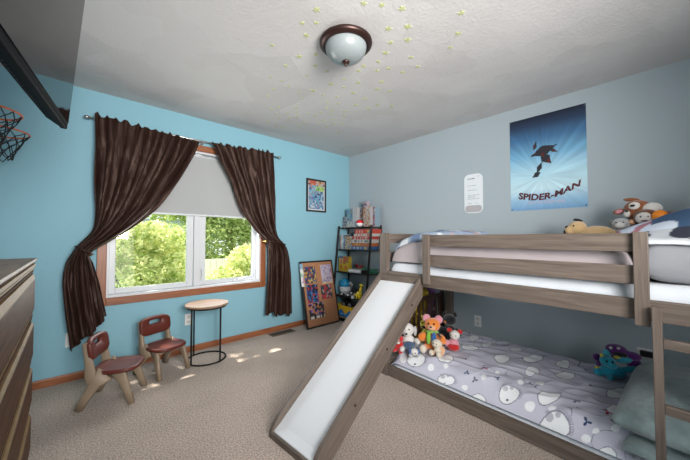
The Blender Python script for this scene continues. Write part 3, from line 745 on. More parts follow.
def kid_chair(label, loc, rz):
    c = empty('toddler_chair', loc, rz); tag(c, label, 'chair', "children's chairs by the window")
    for s in (-1, 1):
        y = s * .118
        bm = bmesh.new(); slab_leg(bm, [(.045, y, .222), (.075, y * 1.02, .17), (.105, y * 1.08, .09), (.135, y * 1.13, .0)], [.085, .062, .045, .040], .030); obj('leg', bm, TAN, c, smooth=True)
        bm = bmesh.new(); slab_leg(bm, [(-.03, y, .222), (-.085, y * 1.02, .165), (-.135, y * 1.08, .08), (-.175, y * 1.13, .0)], [.12, .075, .055, .048], .030); obj('leg', bm, TAN, c, smooth=True)
        bm = bmesh.new(); slab_leg(bm, [(-.085, y, .15), (-.115, y, .21), (-.125, y, .30), (-.150, y * .98, .445)], [.09, .07, .046, .034], .030); obj('back_post', bm, TAN, c, smooth=True)
    # brace under the seat, arched
    bm = bmesh.new(); pts = [(-.118, .222), (.118, .222)] + [(.118 * math.cos(k / 10 * PI), .165 + .035 * math.sin(k / 10 * PI)) for k in range(11)]
    prism(bm, pts, 'x', .055, .085); prism(bm, pts, 'x', -.105, -.075); obj('seat_support', bm, TAN, c)
    # seat: rounded, dished
    bm = bmesh.new(); rings = []
    prof = [(.0, .222, .86), (.0, .218, .96), (.0, .226, 1.0), (.0, .240, .99), (.0, .246, .94), (.0, .240, .86), (.0, .237, .45)]
    N = 40
    def outline(k):
        a = 2 * PI * k / N; cc, ss = math.cos(a), math.sin(a); e = lambda v, p: math.copysign(abs(v) ** p, v)
        x = .142 * e(cc, .62); y = (.140 - .018 * (cc < 0) * abs(cc)) * e(ss, .62); return x + .012, y
    for _, z, sc in prof: rings.append([bm.verts.new((outline(k)[0] * sc, outline(k)[1] * sc, z)) for k in range(N)])
    for r0, r1 in zip(rings, rings[1:]):
        for k in range(N): bm.faces.new((r0[k], r0[(k + 1) % N], r1[(k + 1) % N], r1[k]))
    bm.faces.new(rings[0]); bm.faces.new(rings[-1][::-1])
    obj('seat', bm, MAR, c, smooth=True)
    # backrest with a hand hole, slightly curved
    bm = bmesh.new(); N = 48; front = []; back = []
    for q in (1.0, .96, None):
        pass
    def sq(a, rx, rz, p): e = lambda v: math.copysign(abs(v) ** p, v); return rx * e(math.cos(a)), rz * e(math.sin(a))
    loops = []
    for (x0, so, si) in ((0, 1, 0), (.014, .95, 0), (.024, 1, 0)): pass
    def pt(a, outer, depth, inset=0):
        if outer: y, z = sq(a, .135 - inset, .076 - inset, .5)
        else: y, z = sq(a, .052 + inset, .017 + inset, .45); z += .030
        x = -.135 - .14 * z - depth + 1.6 * y * y * -0 + .9 * y * y
        return (x, y, .392 + z)
    spec_ = [(True, -.016, .008), (True, -.010, 0), (True, .010, 0), (True, .016, .008), (False, .016, .004), (False, .010, 0), (False, -.010, 0), (False, -.016, .004)]
    rings = [[bm.verts.new(pt(2 * PI * k / N, o_, d_, i_)) for k in range(N)] for o_, d_, i_ in spec_]
    for i in range(8):
        r0, r1 = rings[i], rings[(i + 1) % 8]
        for k in range(N): bm.faces.new((r0[k], r0[(k + 1) % N], r1[(k + 1) % N], r1[k]))
    obj('backrest', bm, MAR, c, smooth=True)
    return c
kid_chair('small maroon and tan plastic chair nearer the dresser, facing right', (.275, 2.751, 0), R(-25))
kid_chair('small maroon and tan plastic chair between the other small chair and round table', (.622, 2.985, 0), R(-66))

# ================================================================ SIDE TABLE
st = empty('side_table', (.985, 3.015, 0)); tag(st, 'small round side table with wooden top on thin black metal frame', 'side table')
TT = wood('table_oak', (.20, .12, .07), (.34, .23, .15), 'x', rough=.5)
BM_ = P('black_metal', (.009, .009, .009), rough=.6, spec=.2)
bm = bmesh.new(); lathe(bm, [(0, .518), (.188, .518), (.193, .522), (.193, .534), (.188, .538), (0, .538)], 64); obj('table_top', bm, TT, st)
for z in (.008, .509):
    bm = bmesh.new(); tube(bm, [(.172 * math.cos(2 * PI * k / 48), .172 * math.sin(2 * PI * k / 48), z) for k in range(48)], .0075, 8, closed=True)
    obj('ring', bm, BM_, st, smooth=True)
for a in (24, -66, 114, 204):
    bm = bmesh.new(); tube(bm, [(.172 * math.cos(R(a)), .172 * math.sin(R(a)), .004), (.172 * math.cos(R(a)), .172 * math.sin(R(a)), .516)], .0075, 8)
    obj('leg', bm, BM_, st, smooth=True)

# ================================================================ LADDER SHELF AND ITS THINGS
sf = empty('ladder_shelf', (3.16, 2.96, 0)); tag(sf, 'black leaning ladder shelf with dark boards standing in the corner', 'shelf')
SHF = wood('shelf_board', (.028, .019, .014), (.07, .05, .038), 'y', rough=.5)
def frontx(z): return 2.80 + (z / 1.33) * .15 - 3.16
for y in (-.325, .325):
    bm = bmesh.new(); tube(bm, [(-.014, y, 0), (-.014, y, 1.345)], .019, 4); obj('rear_post', bm, BM_, sf)
    bm = bmesh.new(); tube(bm, [(frontx(0), y, 0), (frontx(1.345), y, 1.345)], .021, 4); obj('front_post', bm, BM_, sf)
LV = [1.325, 1.005, .685, .345, .045]
for z in LV:
    fx = frontx(z) + .0
    bm = bmesh.new(); bx(bm, fx + .012, -.02, -.315, .315, z - .018, z); b = obj('shelf_board', bm, SHF, sf)
    bm = bmesh.new(); tube(bm, [(fx + .004, -.31, z - .01), (fx + .004, .31, z - .01)], .006, 6); obj('front_rail', bm, BM_, b)
# upper two shelves are wider than the posts
IT = []
from functools import lru_cache
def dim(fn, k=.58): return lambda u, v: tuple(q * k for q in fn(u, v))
def item(name, label, cat, xf, y0, y1, z, h, d, fn, edge=(.8, .8, .78), grp=None, m=None, res=.004, rz=0):
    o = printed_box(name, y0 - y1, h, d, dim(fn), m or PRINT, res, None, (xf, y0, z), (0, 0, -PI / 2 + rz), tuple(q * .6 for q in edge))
    tag(o, label, cat, grp); return o
Wt, Rd, Bl, Yl, Gn, Bk, Gy, Or = (.72, .74, .76), (.62, .07, .05), (.06, .22, .50), (.80, .58, .05), (.08, .32, .14), (.03, .03, .04), (.33, .35, .38), (.70, .25, .06)
T1 = 1.3255
def bluebox(u, v):
    if v < .16: return (.62, .66, .60)
    if .12 < u < .34 and v < .48: return (.18, .20, .24) if v > .35 else Wt
    if .55 < u < .78 and v < .42: return Gy if v > .3 else Wt
    return collage([(.10, .30, .50), (.18, .42, .62), (.30, .52, .60), (.35, .38, .35)], 7, 9, 3)(u, v)
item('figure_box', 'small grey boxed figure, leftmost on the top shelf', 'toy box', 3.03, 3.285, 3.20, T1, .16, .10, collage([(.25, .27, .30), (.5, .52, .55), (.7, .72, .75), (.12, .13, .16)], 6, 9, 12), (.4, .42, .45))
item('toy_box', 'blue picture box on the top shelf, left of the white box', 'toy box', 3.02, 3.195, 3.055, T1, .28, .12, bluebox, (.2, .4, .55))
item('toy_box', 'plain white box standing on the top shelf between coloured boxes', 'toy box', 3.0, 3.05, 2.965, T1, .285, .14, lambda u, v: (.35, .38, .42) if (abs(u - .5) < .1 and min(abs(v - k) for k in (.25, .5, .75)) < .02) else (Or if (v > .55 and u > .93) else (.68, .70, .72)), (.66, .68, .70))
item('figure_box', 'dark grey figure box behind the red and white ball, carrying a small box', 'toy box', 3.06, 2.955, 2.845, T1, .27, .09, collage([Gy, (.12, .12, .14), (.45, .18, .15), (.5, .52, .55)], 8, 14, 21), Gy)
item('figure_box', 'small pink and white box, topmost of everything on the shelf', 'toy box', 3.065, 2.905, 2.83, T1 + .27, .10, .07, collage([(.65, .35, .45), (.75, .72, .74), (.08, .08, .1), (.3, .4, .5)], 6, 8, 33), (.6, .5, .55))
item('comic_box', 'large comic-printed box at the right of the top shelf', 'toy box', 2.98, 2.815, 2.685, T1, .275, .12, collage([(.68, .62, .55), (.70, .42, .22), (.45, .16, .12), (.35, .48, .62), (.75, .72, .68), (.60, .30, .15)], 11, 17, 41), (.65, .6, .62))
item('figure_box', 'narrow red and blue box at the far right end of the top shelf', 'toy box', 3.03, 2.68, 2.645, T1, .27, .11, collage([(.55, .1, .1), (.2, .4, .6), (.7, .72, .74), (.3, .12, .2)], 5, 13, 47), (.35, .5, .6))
bl = empty('toy_ball', (2.985, 2.89, T1 + .052)); tag(bl, 'red and white toy ball on the top shelf', 'ball')
for (nm, s, mcol) in (('upper_half', 1, P('ball_red', (.62, .02, .03), rough=.25)), ('lower_half', -1, P('ball_white', (.75, .75, .75), rough=.25))):
    bm = bmesh.new(); lathe(bm, [(.052 * math.cos(a * PI / 16), s * .052 * math.sin(a * PI / 16)) for a in range(0, 9)] + [], 28); obj(nm, bm, mcol, bl, smooth=True)
# second shelf
T2 = 1.0055
for k, (y0, y1, h, c, lab) in enumerate(((3.275, 3.255, .20, (.70, .55, .52), 'slim pinkish book, leftmost on the second shelf'), (3.253, 3.215, .215, (.74, .75, .76), 'white book standing second from left on the second shelf'), (3.213, 3.185, .21, (.30, .50, .62), 'pale blue book beside the white book on second shelf'), (3.183, 3.165, .205, (.12, .16, .30), 'thin navy book next to the comic-covered box on second shelf'))):
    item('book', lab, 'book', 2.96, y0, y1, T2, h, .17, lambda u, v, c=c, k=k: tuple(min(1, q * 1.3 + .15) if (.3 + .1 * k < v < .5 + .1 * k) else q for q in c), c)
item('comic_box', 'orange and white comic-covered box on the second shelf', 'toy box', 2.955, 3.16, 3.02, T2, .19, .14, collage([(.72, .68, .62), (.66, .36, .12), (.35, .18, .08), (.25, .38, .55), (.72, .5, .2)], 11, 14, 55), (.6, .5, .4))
games = [((.05, .17, .42), (.55, .58, .62), .048, 3.01, 'blue board game box at the bottom of the stack', 'BLUE'), ((.62, .18, .05), (.75, .45, .1), .046, 3.0, 'orange-red board game box second from the bottom', ''), ((.70, .68, .64), (.15, .15, .2), .05, 3.005, 'white board game box in the middle of the stack', ''), ((.62, .06, .05), (.72, .70, .66), .04, 2.98, 'red and white board game box above the white one', ''), ((.68, .66, .62), (.62, .08, .06), .036, 2.965, 'pale board game box second from the top of the stack', ''), ((.64, .08, .05), (.75, .73, .70), .062, 2.95, 'red board game box on top of the stack', '')]
z = T2
for k, (c, c2, h, y0, lab, _) in enumerate(games):
    def gf(u, v, c=c, c2=c2, k=k):
        if .2 < v < .8:
            if hsh(int(u * 22), k) > .42 and .1 < u < .62: return c2
            if .72 < u < .9: return collage([c2, c, (.2, .45, .35), (.7, .5, .1)], 4, 2, k + 70)(u, v)
        return c
    item('board_game', lab, 'board game', 2.935 + .006 * (k % 3), y0, y0 - .34 + .012 * (k % 2), z, h, .19, gf, c, 'board games stacked on the second shelf'); z += h + .0005
# third shelf
T3 = .6855
def ybox(u, v):
    if v > .86: return (.12, .22, .45)
    if .2 < u < .8 and .52 < v < .78: return (.72, .66, .5) if noise.noise(Vector((u * 9, v * 9, 2))) > 0 else (.6, .1, .08)
    if .3 < u < .75 and .12 < v < .4: return (.7, .2, .06)
    return (.78, .60, .06)
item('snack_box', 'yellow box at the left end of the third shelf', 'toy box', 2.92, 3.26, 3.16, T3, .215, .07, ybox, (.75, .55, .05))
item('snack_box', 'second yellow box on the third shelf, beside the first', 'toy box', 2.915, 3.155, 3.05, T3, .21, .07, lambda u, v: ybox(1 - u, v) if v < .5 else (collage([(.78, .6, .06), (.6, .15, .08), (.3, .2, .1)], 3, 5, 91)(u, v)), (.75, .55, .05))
tag(printed_box('game_console_box', .22, .04, .15, lambda u, v: (.66, .68, .70) if v > .3 else (.4, .42, .45), PRINT, .01, None, (2.89, 3.02, T3), (0, 0, -PI / 2 + .08), (.70, .72, .74)), 'flat white box lying on the third shelf below the red toy', 'box')
def lumps(name, label, cat, loc, parts, rz=0, group=None):
    """toy made of shaped lumps: parts = (part name, material, [(centre, radii)...])"""
    r_ = empty(name, loc, rz); tag(r_, label, cat, group)
    for nm, m, L in [(a, b, c) if a in ('body',) else (a, b, [q]) for a, b, c in parts for q in (c if a not in ('body',) else [0])]:
        bm = bmesh.new()
        for e in L: ell(bm, e[0], e[1], e[2] if len(e) > 2 else None, sub=2)
        obj(nm, bm, m, r_, smooth=True)
    return r_
cRED = P('toy_red', (.42, .03, .03), rough=.4); cBLK = P('toy_black', (.015, .015, .017), rough=.4); cWHT = P('toy_white', (.72, .74, .76), rough=.35)
cBLU = P('toy_blue', (.02, .30, .55), rough=.3); cYEL = P('toy_yellow', (.80, .60, .03), rough=.35); cGRN = P('toy_green', (.04, .22, .12), rough=.35); cGRY = P('toy_grey', (.25, .26, .28), rough=.4)
lumps('toy_dragon', 'small dark red toy creature standing behind the flat white box', 'toy', (3.07, 2.98, T3), [('body', cRED, [((0, 0, .05), (.03, .05, .025)), ((0, .05, .085), (.022, .022, .022)), ((.0, -.05, .08), (.012, .04, .012))]), ('leg', cBLK, [((0, -.02, .015), (.012, .012, .025)), ((0, .03, .015), (.012, .012, .025))])])
bm = bmesh.new(); bx(bm, -.09, .09, -.16, .16, 0, .012); bx(bm, -.02, .08, -.13, .15, .035, .05)
for y in (-.13, 0, .13): tube(bm, [(-.08, y, .008), (.03, y - .02, .045)], .008, 6)
tube(bm, [(-.08, -.15, .02), (0, 0, .065), (.02, .15, .03)], .01, 6)
tag(obj('toy_ramp', bm, cGRN, loc=(3.035, 2.80, T3), bev=.002), 'green plastic toy ramp on the third shelf', 'toy')
for k in range(4):
    bm = bmesh.new(); lathe(bm, [(0, 0), (.014, 0), (.012, .045), (.015, .05), (0, .052)], 10)
    tag(obj('toy_figure', bm, cBLK, loc=(2.905, 2.76 - k * .034, T3), smooth=True), 'tiny black toy figure, %s in the row at right end of third shelf' % ('leftmost', 'second', 'third', 'rightmost')[k], 'toy', 'black figures on the third shelf')
# fourth shelf
T4 = .3455
wb = empty('toy_bowl', (2.97, 3.17, T4)); tag(wb, 'white plastic bowl holding a blue ball on the fourth shelf', 'bowl')
bm = bmesh.new(); lathe(bm, [(0, 0), (.05, 0), (.085, .05), (.098, .12), (.092, .12), (.08, .055), (.045, .008), (0, .008)], 32); obj('bowl', bm, cWHT, wb, smooth=True)
bm = bmesh.new(); tube(bm, [(.03, -.095, .11), (.02, -.125, .15), (.0, -.11, .19), (-.0, -.085, .15)], .014, 8); obj('handle', bm, cWHT, wb, smooth=True)
bm = bmesh.new(); ell(bm, (2.955, 3.165, T4 + .155), .078); tag(obj('toy_ball', bm, cBLU, smooth=True), 'glossy blue ball sitting in the white bowl', 'ball')
lumps('toy_truck', 'black and white toy vehicle on the fourth shelf', 'toy', (2.95, 2.95, T4), [('body', cBLK, [((0, 0, .055), (.05, .085, .03)), ((0, .02, .09), (.035, .04, .025)), ((0, -.06, .085), (.03, .04, .02))]), ('trim', cWHT, [((-.03, .03, .05), (.03, .03, .014)), ((-.03, -.04, .045), (.03, .02, .012))]), ('wheel', cGRY, [((-.035, -.055, .025), (.012, .025, .025)), ((-.035, .055, .025), (.012, .025, .025)), ((.035, -.055, .025), (.012, .025, .025)), ((.035, .055, .025), (.012, .025, .025))])])
for k, (y, c) in enumerate(((3.13, cWHT), (3.09, cBLK), (3.04, cGRY), (3.00, cWHT))):
    lumps('toy_car', ('small white toy car at the front left of fourth shelf', 'small black toy car beside the white one on fourth shelf', 'small grey toy car at the front of fourth shelf', 'small white toy car right of the grey one, fourth shelf')[k], 'toy car', (2.862, y, T4), [('body', c, [((0, 0, .02), (.022, .017, .012)), ((0, 0, .032), (.012, .013, .01))]), ('wheel', cBLK, [((-.012, -.014, .008), (.008, .004, .008)), ((-.012, .014, .008), (.008, .004, .008)), ((.012, -.014, .008), (.008, .004, .008)), ((.012, .014, .008), (.008, .004, .008))])])
lumps('toy_dinosaur', 'yellow toy dinosaur standing on the fourth shelf', 'toy', (2.875, 2.80, T4), [('body', cYEL, [((0, 0, .06), (.03, .05, .045)), ((0, -.03, .12), (.018, .022, .06), (.3, 0, 0)), ((0, -.045, .185), (.022, .035, .02)), ((0, .06, .04), (.014, .04, .014))]), ('leg', cYEL, [((-.015, -.02, .02), (.014, .014, .03)), ((-.015, .03, .02), (.014, .014, .03)), ((.018, -.02, .02), (.014, .014, .03)), ((.018, .03, .02), (.014, .014, .03))]), ('eye', cBLK, [((-.02, -.05, .19), (.005, .006, .006))])])
bm = bmesh.new(); bx(bm, -.02, .02, -.02, .02, 0, .04); di = tag(obj('toy_die', bm, cWHT, loc=(2.825, 2.865, T4 + .001), rot=(0, 0, .3), bev=.005), 'white toy die with a black spot on the fourth shelf', 'toy'); 
bm = bmesh.new(); ell(bm, (-.0205, 0, .02), (.002, .007, .007), sub=2); obj('spot', bm, cBLK, di)
lumps('toy_duck', 'small yellow toy at the right end of the fourth shelf', 'toy', (2.90, 2.70, T4), [('body', cYEL, [((0, 0, .03), (.025, .03, .03)), ((0, -.01, .075), (.02, .02, .022))]), ('beak', P('toy_orange', (.75, .2, .02), rough=.4), [((-.022, -.012, .072), (.01, .008, .005))])])
# bottom shelf
T5 = .0455
bn = empty('toy_bin', (2.835, 3.24, T5)); tag(bn, 'yellow toy bin with a blue zigzag front on the bottom shelf', 'bin')
def bins(u, v):
    z_ = .30 + .42 * abs(((u * 2.0 + .25) % 1) * 2 - 1)
    if v < z_ and v > .05: return (.03, .22, .58) if not (.28 < v < .38 and .35 < u < .68 and hsh(int(u * 30), 1) > .3) else (.6, .7, .8)
    return (.80, .52, .03)
printed_box('bin_front', .34, .17, .004, bins, PRINT, .004, bn, (0, 0, 0), FACE_X, (.8, .52, .03))
bm = bmesh.new(); bx(bm, .004, .26, -.34, -.334, 0, .17); bx(bm, .004, .26, -.006, 0, 0, .17); bx(bm, .254, .26, -.334, -.006, 0, .17); bx(bm, .004, .254, -.334, -.006, 0, .006)
obj('bin_body', bm, cYEL, bn)
lumps('toy_vehicle', 'black toy vehicle lying in the yellow and blue bin', 'toy', (2.96, 3.07, T5 + .015), [('body', cBLK, [((0, 0, .12), (.07, .12, .06)), ((0, .05, .19), (.05, .06, .03)), ((0, -.07, .17), (.04, .05, .03))]), ('wheel', cGRY, [((-.06, -.06, .15), (.015, .035, .035)), ((-.06, .07, .15), (.015, .035, .035))])])

# ================================================================ CORK BOARD
ctilt = math.atan2(.185, .858)
cbm = Matrix.Translation((2.225, 3.075, 0)) @ Matrix.Rotation(-ctilt, 4, 'X')
cb = empty('cork_board'); cb.matrix_world = cbm; tag(cb, 'black-framed cork board leaning against the teal wall', 'cork board')
cw, chh, f_ = .56, .875, .022
bm = bmesh.new(); bx(bm, 0, cw, -.0, .02, 0, f_); bx(bm, 0, cw, -.0, .02, chh - f_, chh); bx(bm, 0, f_, -.0, .02, f_, chh - f_); bx(bm, cw - f_, cw, -.0, .02, f_, chh - f_)
obj('frame', bm, BLACKF, cb, bev=.002)
box('cork', f_, cw - f_, .006, .018, f_, chh - f_, P('cork', (.36, .17, .085), rough=.9, var=.22, vscale=90, bump=.2, bscale=150), cb)
DK = [(.03, .035, .06), (.02, .08, .22), (.22, .04, .05), (.05, .05, .07), (.45, .3, .08)]
pics = [(.055, .575, .185, .225, DK, 11, 101, 'dark blue and red picture at the top left of the cork board'),
        (.335, .545, .185, .265, [(.30, .22, .38), (.45, .40, .50), (.2, .16, .25), (.4, .36, .4)], 11, 102, 'purple-grey picture at the top right of the cork board'),
        (.055, .325, .185, .235, [(.02, .06, .2), (.04, .2, .4), (.3, .04, .06), (.02, .02, .05), (.02, .02, .03)], 10, 103, 'blue and black picture at the middle left of the cork board'),
        (.295, .34, .19, .19, [(.05, .06, .08), (.40, .04, .04), (.10, .14, .16), (.3, .3, .3), (.04,.04,.05)], 6, 104, 'dark picture with red patch at the middle right of the cork board'),
        (.06, .115, .25, .20, [(.03, .02, .04), (.22, .06, .32), (.55, .2, .05), (.03, .03, .03), (.25, .2, .25), (.02,.02,.03)], 10, 105, 'purple and orange picture lowest on the cork board')]
for x, z, w_, h_, pal, n_, sd, lab in pics:
    cfn = collage(pal, n_, n_, sd)
    if sd == 105: fn = lambda u, v, c=cfn: ((.62, .6, .58) if (v < .16 and hsh(int(u * 14), 3) > .35) else (.02, .02, .02)) if v < .22 else c(u, v)
    elif sd == 102: fn = lambda u, v, c=cfn: (.55, .42, .28) if v < .08 else c(u, v)
    else: fn = cfn
    o = printed_box('pinned_picture', w_, h_, .0015, fn, PRINT, .005, edge=(.5, .5, .5)); o.matrix_world = cbm @ Matrix.Translation((x, .0040, z)) @ Matrix.Rotation(random.uniform(-.03, .03), 4, 'Y')
    tag(o, lab, 'picture')
o = printed_box('sticker_strip', .05, .30, .001, collage([(.2, .35, .5), (.7, .7, .7), (.5, .3, .4), (.3, .5, .35)], 2, 8, 111), PRINT, .005); o.matrix_world = cbm @ Matrix.Translation((-.012, -.0012, .545)); tag(o, 'narrow colourful sticker strip along upper left edge of cork board', 'stickers')

# ================================================================ BUNK BED
BA = R(-3.5)
BED_LOC = Vector((1.985, 1.646, 0))
BM4 = Matrix.Translation(BED_LOC) @ Matrix.Rotation(BA, 4, 'Z'); BMI = BM4.inverted()
bed = empty('bunk_bed', BED_LOC, BA); tag(bed, 'low grey-brown wooden bunk bed with slide and ladder along the grey wall', 'bunk bed')
GD, GLt = (.082, .062, .049), (.158, .124, .102)
WYg = wood('grey_wash_wood', GD, GLt, 'y', rough=.55, scale=7, stretch=16); WXg = wood('grey_wash_wood', GD, GLt, 'x', rough=.55, scale=7, stretch=16); WZg = wood('grey_wash_wood', GD, GLt, 'z', rough=.55, scale=7, stretch=16)
LEN, DEP = 2.02, 1.07
def b_(name, x0, x1, s0, s1, z0, z1, m, par=bed, bev=.003): return box(name, x0, x1, -s1, -s0, z0, z1, m, par, bev)
for nm, x0, x1, s0, s1 in (('corner_post', 0, .045, -.035, .045), ('corner_post', DEP - .045, DEP, -.035, .045), ('corner_post', 0, .045, LEN - .08, LEN), ('corner_post', DEP - .045, DEP, LEN - .08, LEN)):
    b_(nm, x0, x1, s0, s1, 0, 1.212, WZg)
for z0, z1 in ((.004, .092), (.795, .888)):
    b_('side_rail', .010, .038, .045, LEN - .08, z0, z1, WYg)
    b_('side_rail', DEP - .038, DEP - .010, .045, LEN - .08, z0, z1, WYg)
    for s in (-.02, LEN - .05): b_('end_rail', .045, DEP - .045, s, s + .028, z0, z1, WXg)
for z0, z1 in ((1.103, 1.19), (.955, 1.042)):
    b_('guard_rail', .0, .022, .425, 1.61, z0, z1, WYg)
for s in (-.02, LEN - .05):
    b_('end_guard_rail', .045, DEP - .045, s, s + .028, 1.120, 1.207, WXg)
    b_('end_guard_rail', .045, DEP - .045, s, s + .028, .955, 1.042, WXg)
for s0, s1, z0 in ((.425, .482, .822), (1.565, 1.615, .775)):
    b_('guard_post', -.022, 0, s0, s1, z0, 1.195, WZg)
for k in range(13): b_('bed_slat', .04, DEP - .04, .08 + k * .145, .15 + k * .145, .800, .815, WXg)
for x0 in (.1, .5, .9):
    pass
# ladder (part of the bed)
lad = b_('ladder', -.054, -.022, 1.622, 1.652, .0, .868, WZg)
b_('ladder_stile', -.064, -.022, 1.972, 2.012, 0, .868, WZg, lad)
for z in (.700, .425, .150): b_('ladder_rung', -.050, -.026, 1.652, 1.972, z, z + .040, WYg, lad)
# slide
SO = Vector((1.965, 1.45, 0)); du = Vector((-1.095, -.065, 0)).normalized(); dv = Vector((du.y, -du.x, 0)); dv = -dv if dv.y > 0 else dv
SM = BMI @ Matrix(((du.x, dv.x, 0, SO.x), (du.y, dv.y, 0, SO.y), (0, 0, 1, 0), (0, 0, 0, 1)))
# panel surface
bm = bmesh.new()
prof = [(-.005, .832), (.98, .098), (1.02, .066), (1.065, .040), (1.068, .028), (1.02, .050), (.975, .084), (-.005, .816)]
prism(bm, prof, 'y', -.176, .176)
for v in bm.verts: v.co = SM @ v.co
slide = obj('slide', bm, P('slide_white', (.62, .64, .66), rough=.35, spec=.5), bed)
sl = .745
ang = math.atan(sl)
WSl = wood('grey_wash_slide', GD, GLt, 'x', rough=.5, scale=7, stretch=16)
sideprof = [(.0, .873), (.99, .135), (1.03, .104), (1.06, .070), (1.078, .035), (1.082, .0), (.965, 0), (0, .719)]
for v0, v1 in ((-.206, -.176), (.176, .206)):
    bm = bmesh.new(); prism(bm, sideprof, 'y', v0, v1)
    # carry the board in its own frame (x along the slope) so that the grain runs down the slide
    Rm = Matrix.Rotation(ang, 4, 'Y')
    for v in bm.verts: v.co = Rm.inverted() @ v.co
    o = obj('side_board', bm, WSl, slide, bev=.004)
    o.matrix_local = SM @ Rm
bm = bmesh.new(); bx(bm, -.010, .022, -.176, .176, .80, .862)
for v in bm.verts: v.co = SM @ v.co
obj('top_bar', bm, WYg, slide, bev=.003)
bm = bmesh.new(); prism(bm, [(1.069, .0), (1.082, .0), (1.080, .032), (1.069, .040)], 'y', -.176, .176)
for v in bm.verts: v.co = SM @ v.co
obj('foot_bar', bm, WYg, slide, bev=.002)
for u_ in (.16, .47, .78):
    bm = bmesh.new(); zc = .80 - sl * u_
    lathe(bm, [(0, .206), (.009, .206), (.009, .2085), (.005, .2085), (.005, .207), (0, .207)], 12)
    Mx = SM @ Matrix.Translation((u_, 0, zc)) @ Matrix.Rotation(-PI / 2, 4, 'X')
    for v in bm.verts: v.co = Mx @ v.co
    obj('bolt', bm, P('bolt_dark', (.05, .04, .035), rough=.4, metal=.6), slide)

# ---------------------------------------------------------------- bedding helpers (bed-local: x to the wall, y = -s)
def cloth(name, x0, x1, s0, s1, zf, nx, ns, m, zbot=None, col=None, loc_par=True):
    """closed cushion-like sheet with upper surface zf(x,s)"""
    bm = bmesh.new(); G = []
    for j in range(ns + 1):
        s = s0 + (s1 - s0) * j / ns
        row = []
        for i in range(nx + 1):
            x = x0 + (x1 - x0) * i / nx
            r_ = zf(x, s)
            if isinstance(r_, tuple): row.append(bm.verts.new((r_[0], -r_[1], r_[2])))
            else: row.append(bm.verts.new((x, -s, r_)))
        G.append(row)
    for j in range(ns):
        for i in range(nx): bm.faces.new((G[j][i], G[j + 1][i], G[j + 1][i + 1], G[j][i + 1]))
    me = bpy.data.meshes.new(name)
    if zbot is not None:
        ring = [G[0][i] for i in range(nx + 1)] + [G[j][nx] for j in range(1, ns + 1)] + [G[ns][i] for i in range(nx - 1, -1, -1)] + [G[j][0] for j in range(ns - 1, 0, -1)]
        low = [bm.verts.new((v.co.x, v.co.y, zbot)) for v in ring]
        n = len(ring)
        for k in range(n): bm.faces.new((ring[k], ring[(k + 1) % n], low[(k + 1) % n], low[k]))
        bm.faces.new(low[::-1])
    bmesh.ops.recalc_face_normals(bm, faces=bm.faces)
    bm.to_mesh(me); bm.free()
    for p in me.polygons: p.use_smooth = True
    if col: put_colors(me, col)
    me.materials.append(m)
    o = bpy.data.objects.new(name, me); COL.objects.link(o); o.location = BED_LOC; o.rotation_euler = (0, 0, BA)
    return o
def edge(x, s, x0, x1, s0, s1, r):
    """0 at the border, 1 inside, rounded"""
    d = max(0, min(x - x0, x1 - x, s - s0, s1 - s)) / r
    return math.sqrt(max(0, 1 - (1 - min(1, d)) ** 2))
MAUVE = P('mauve_cotton', (.36, .31, .32), rough=.85, bump=.6, bscale=9, sheen=.2)
GREYC = P('grey_cotton', (.24, .245, .265), rough=.85, bump=.6, bscale=8, sheen=.2)
SHEET = P('white_sheet', (.58, .61, .65), rough=.85, bump=.9, bscale=9)
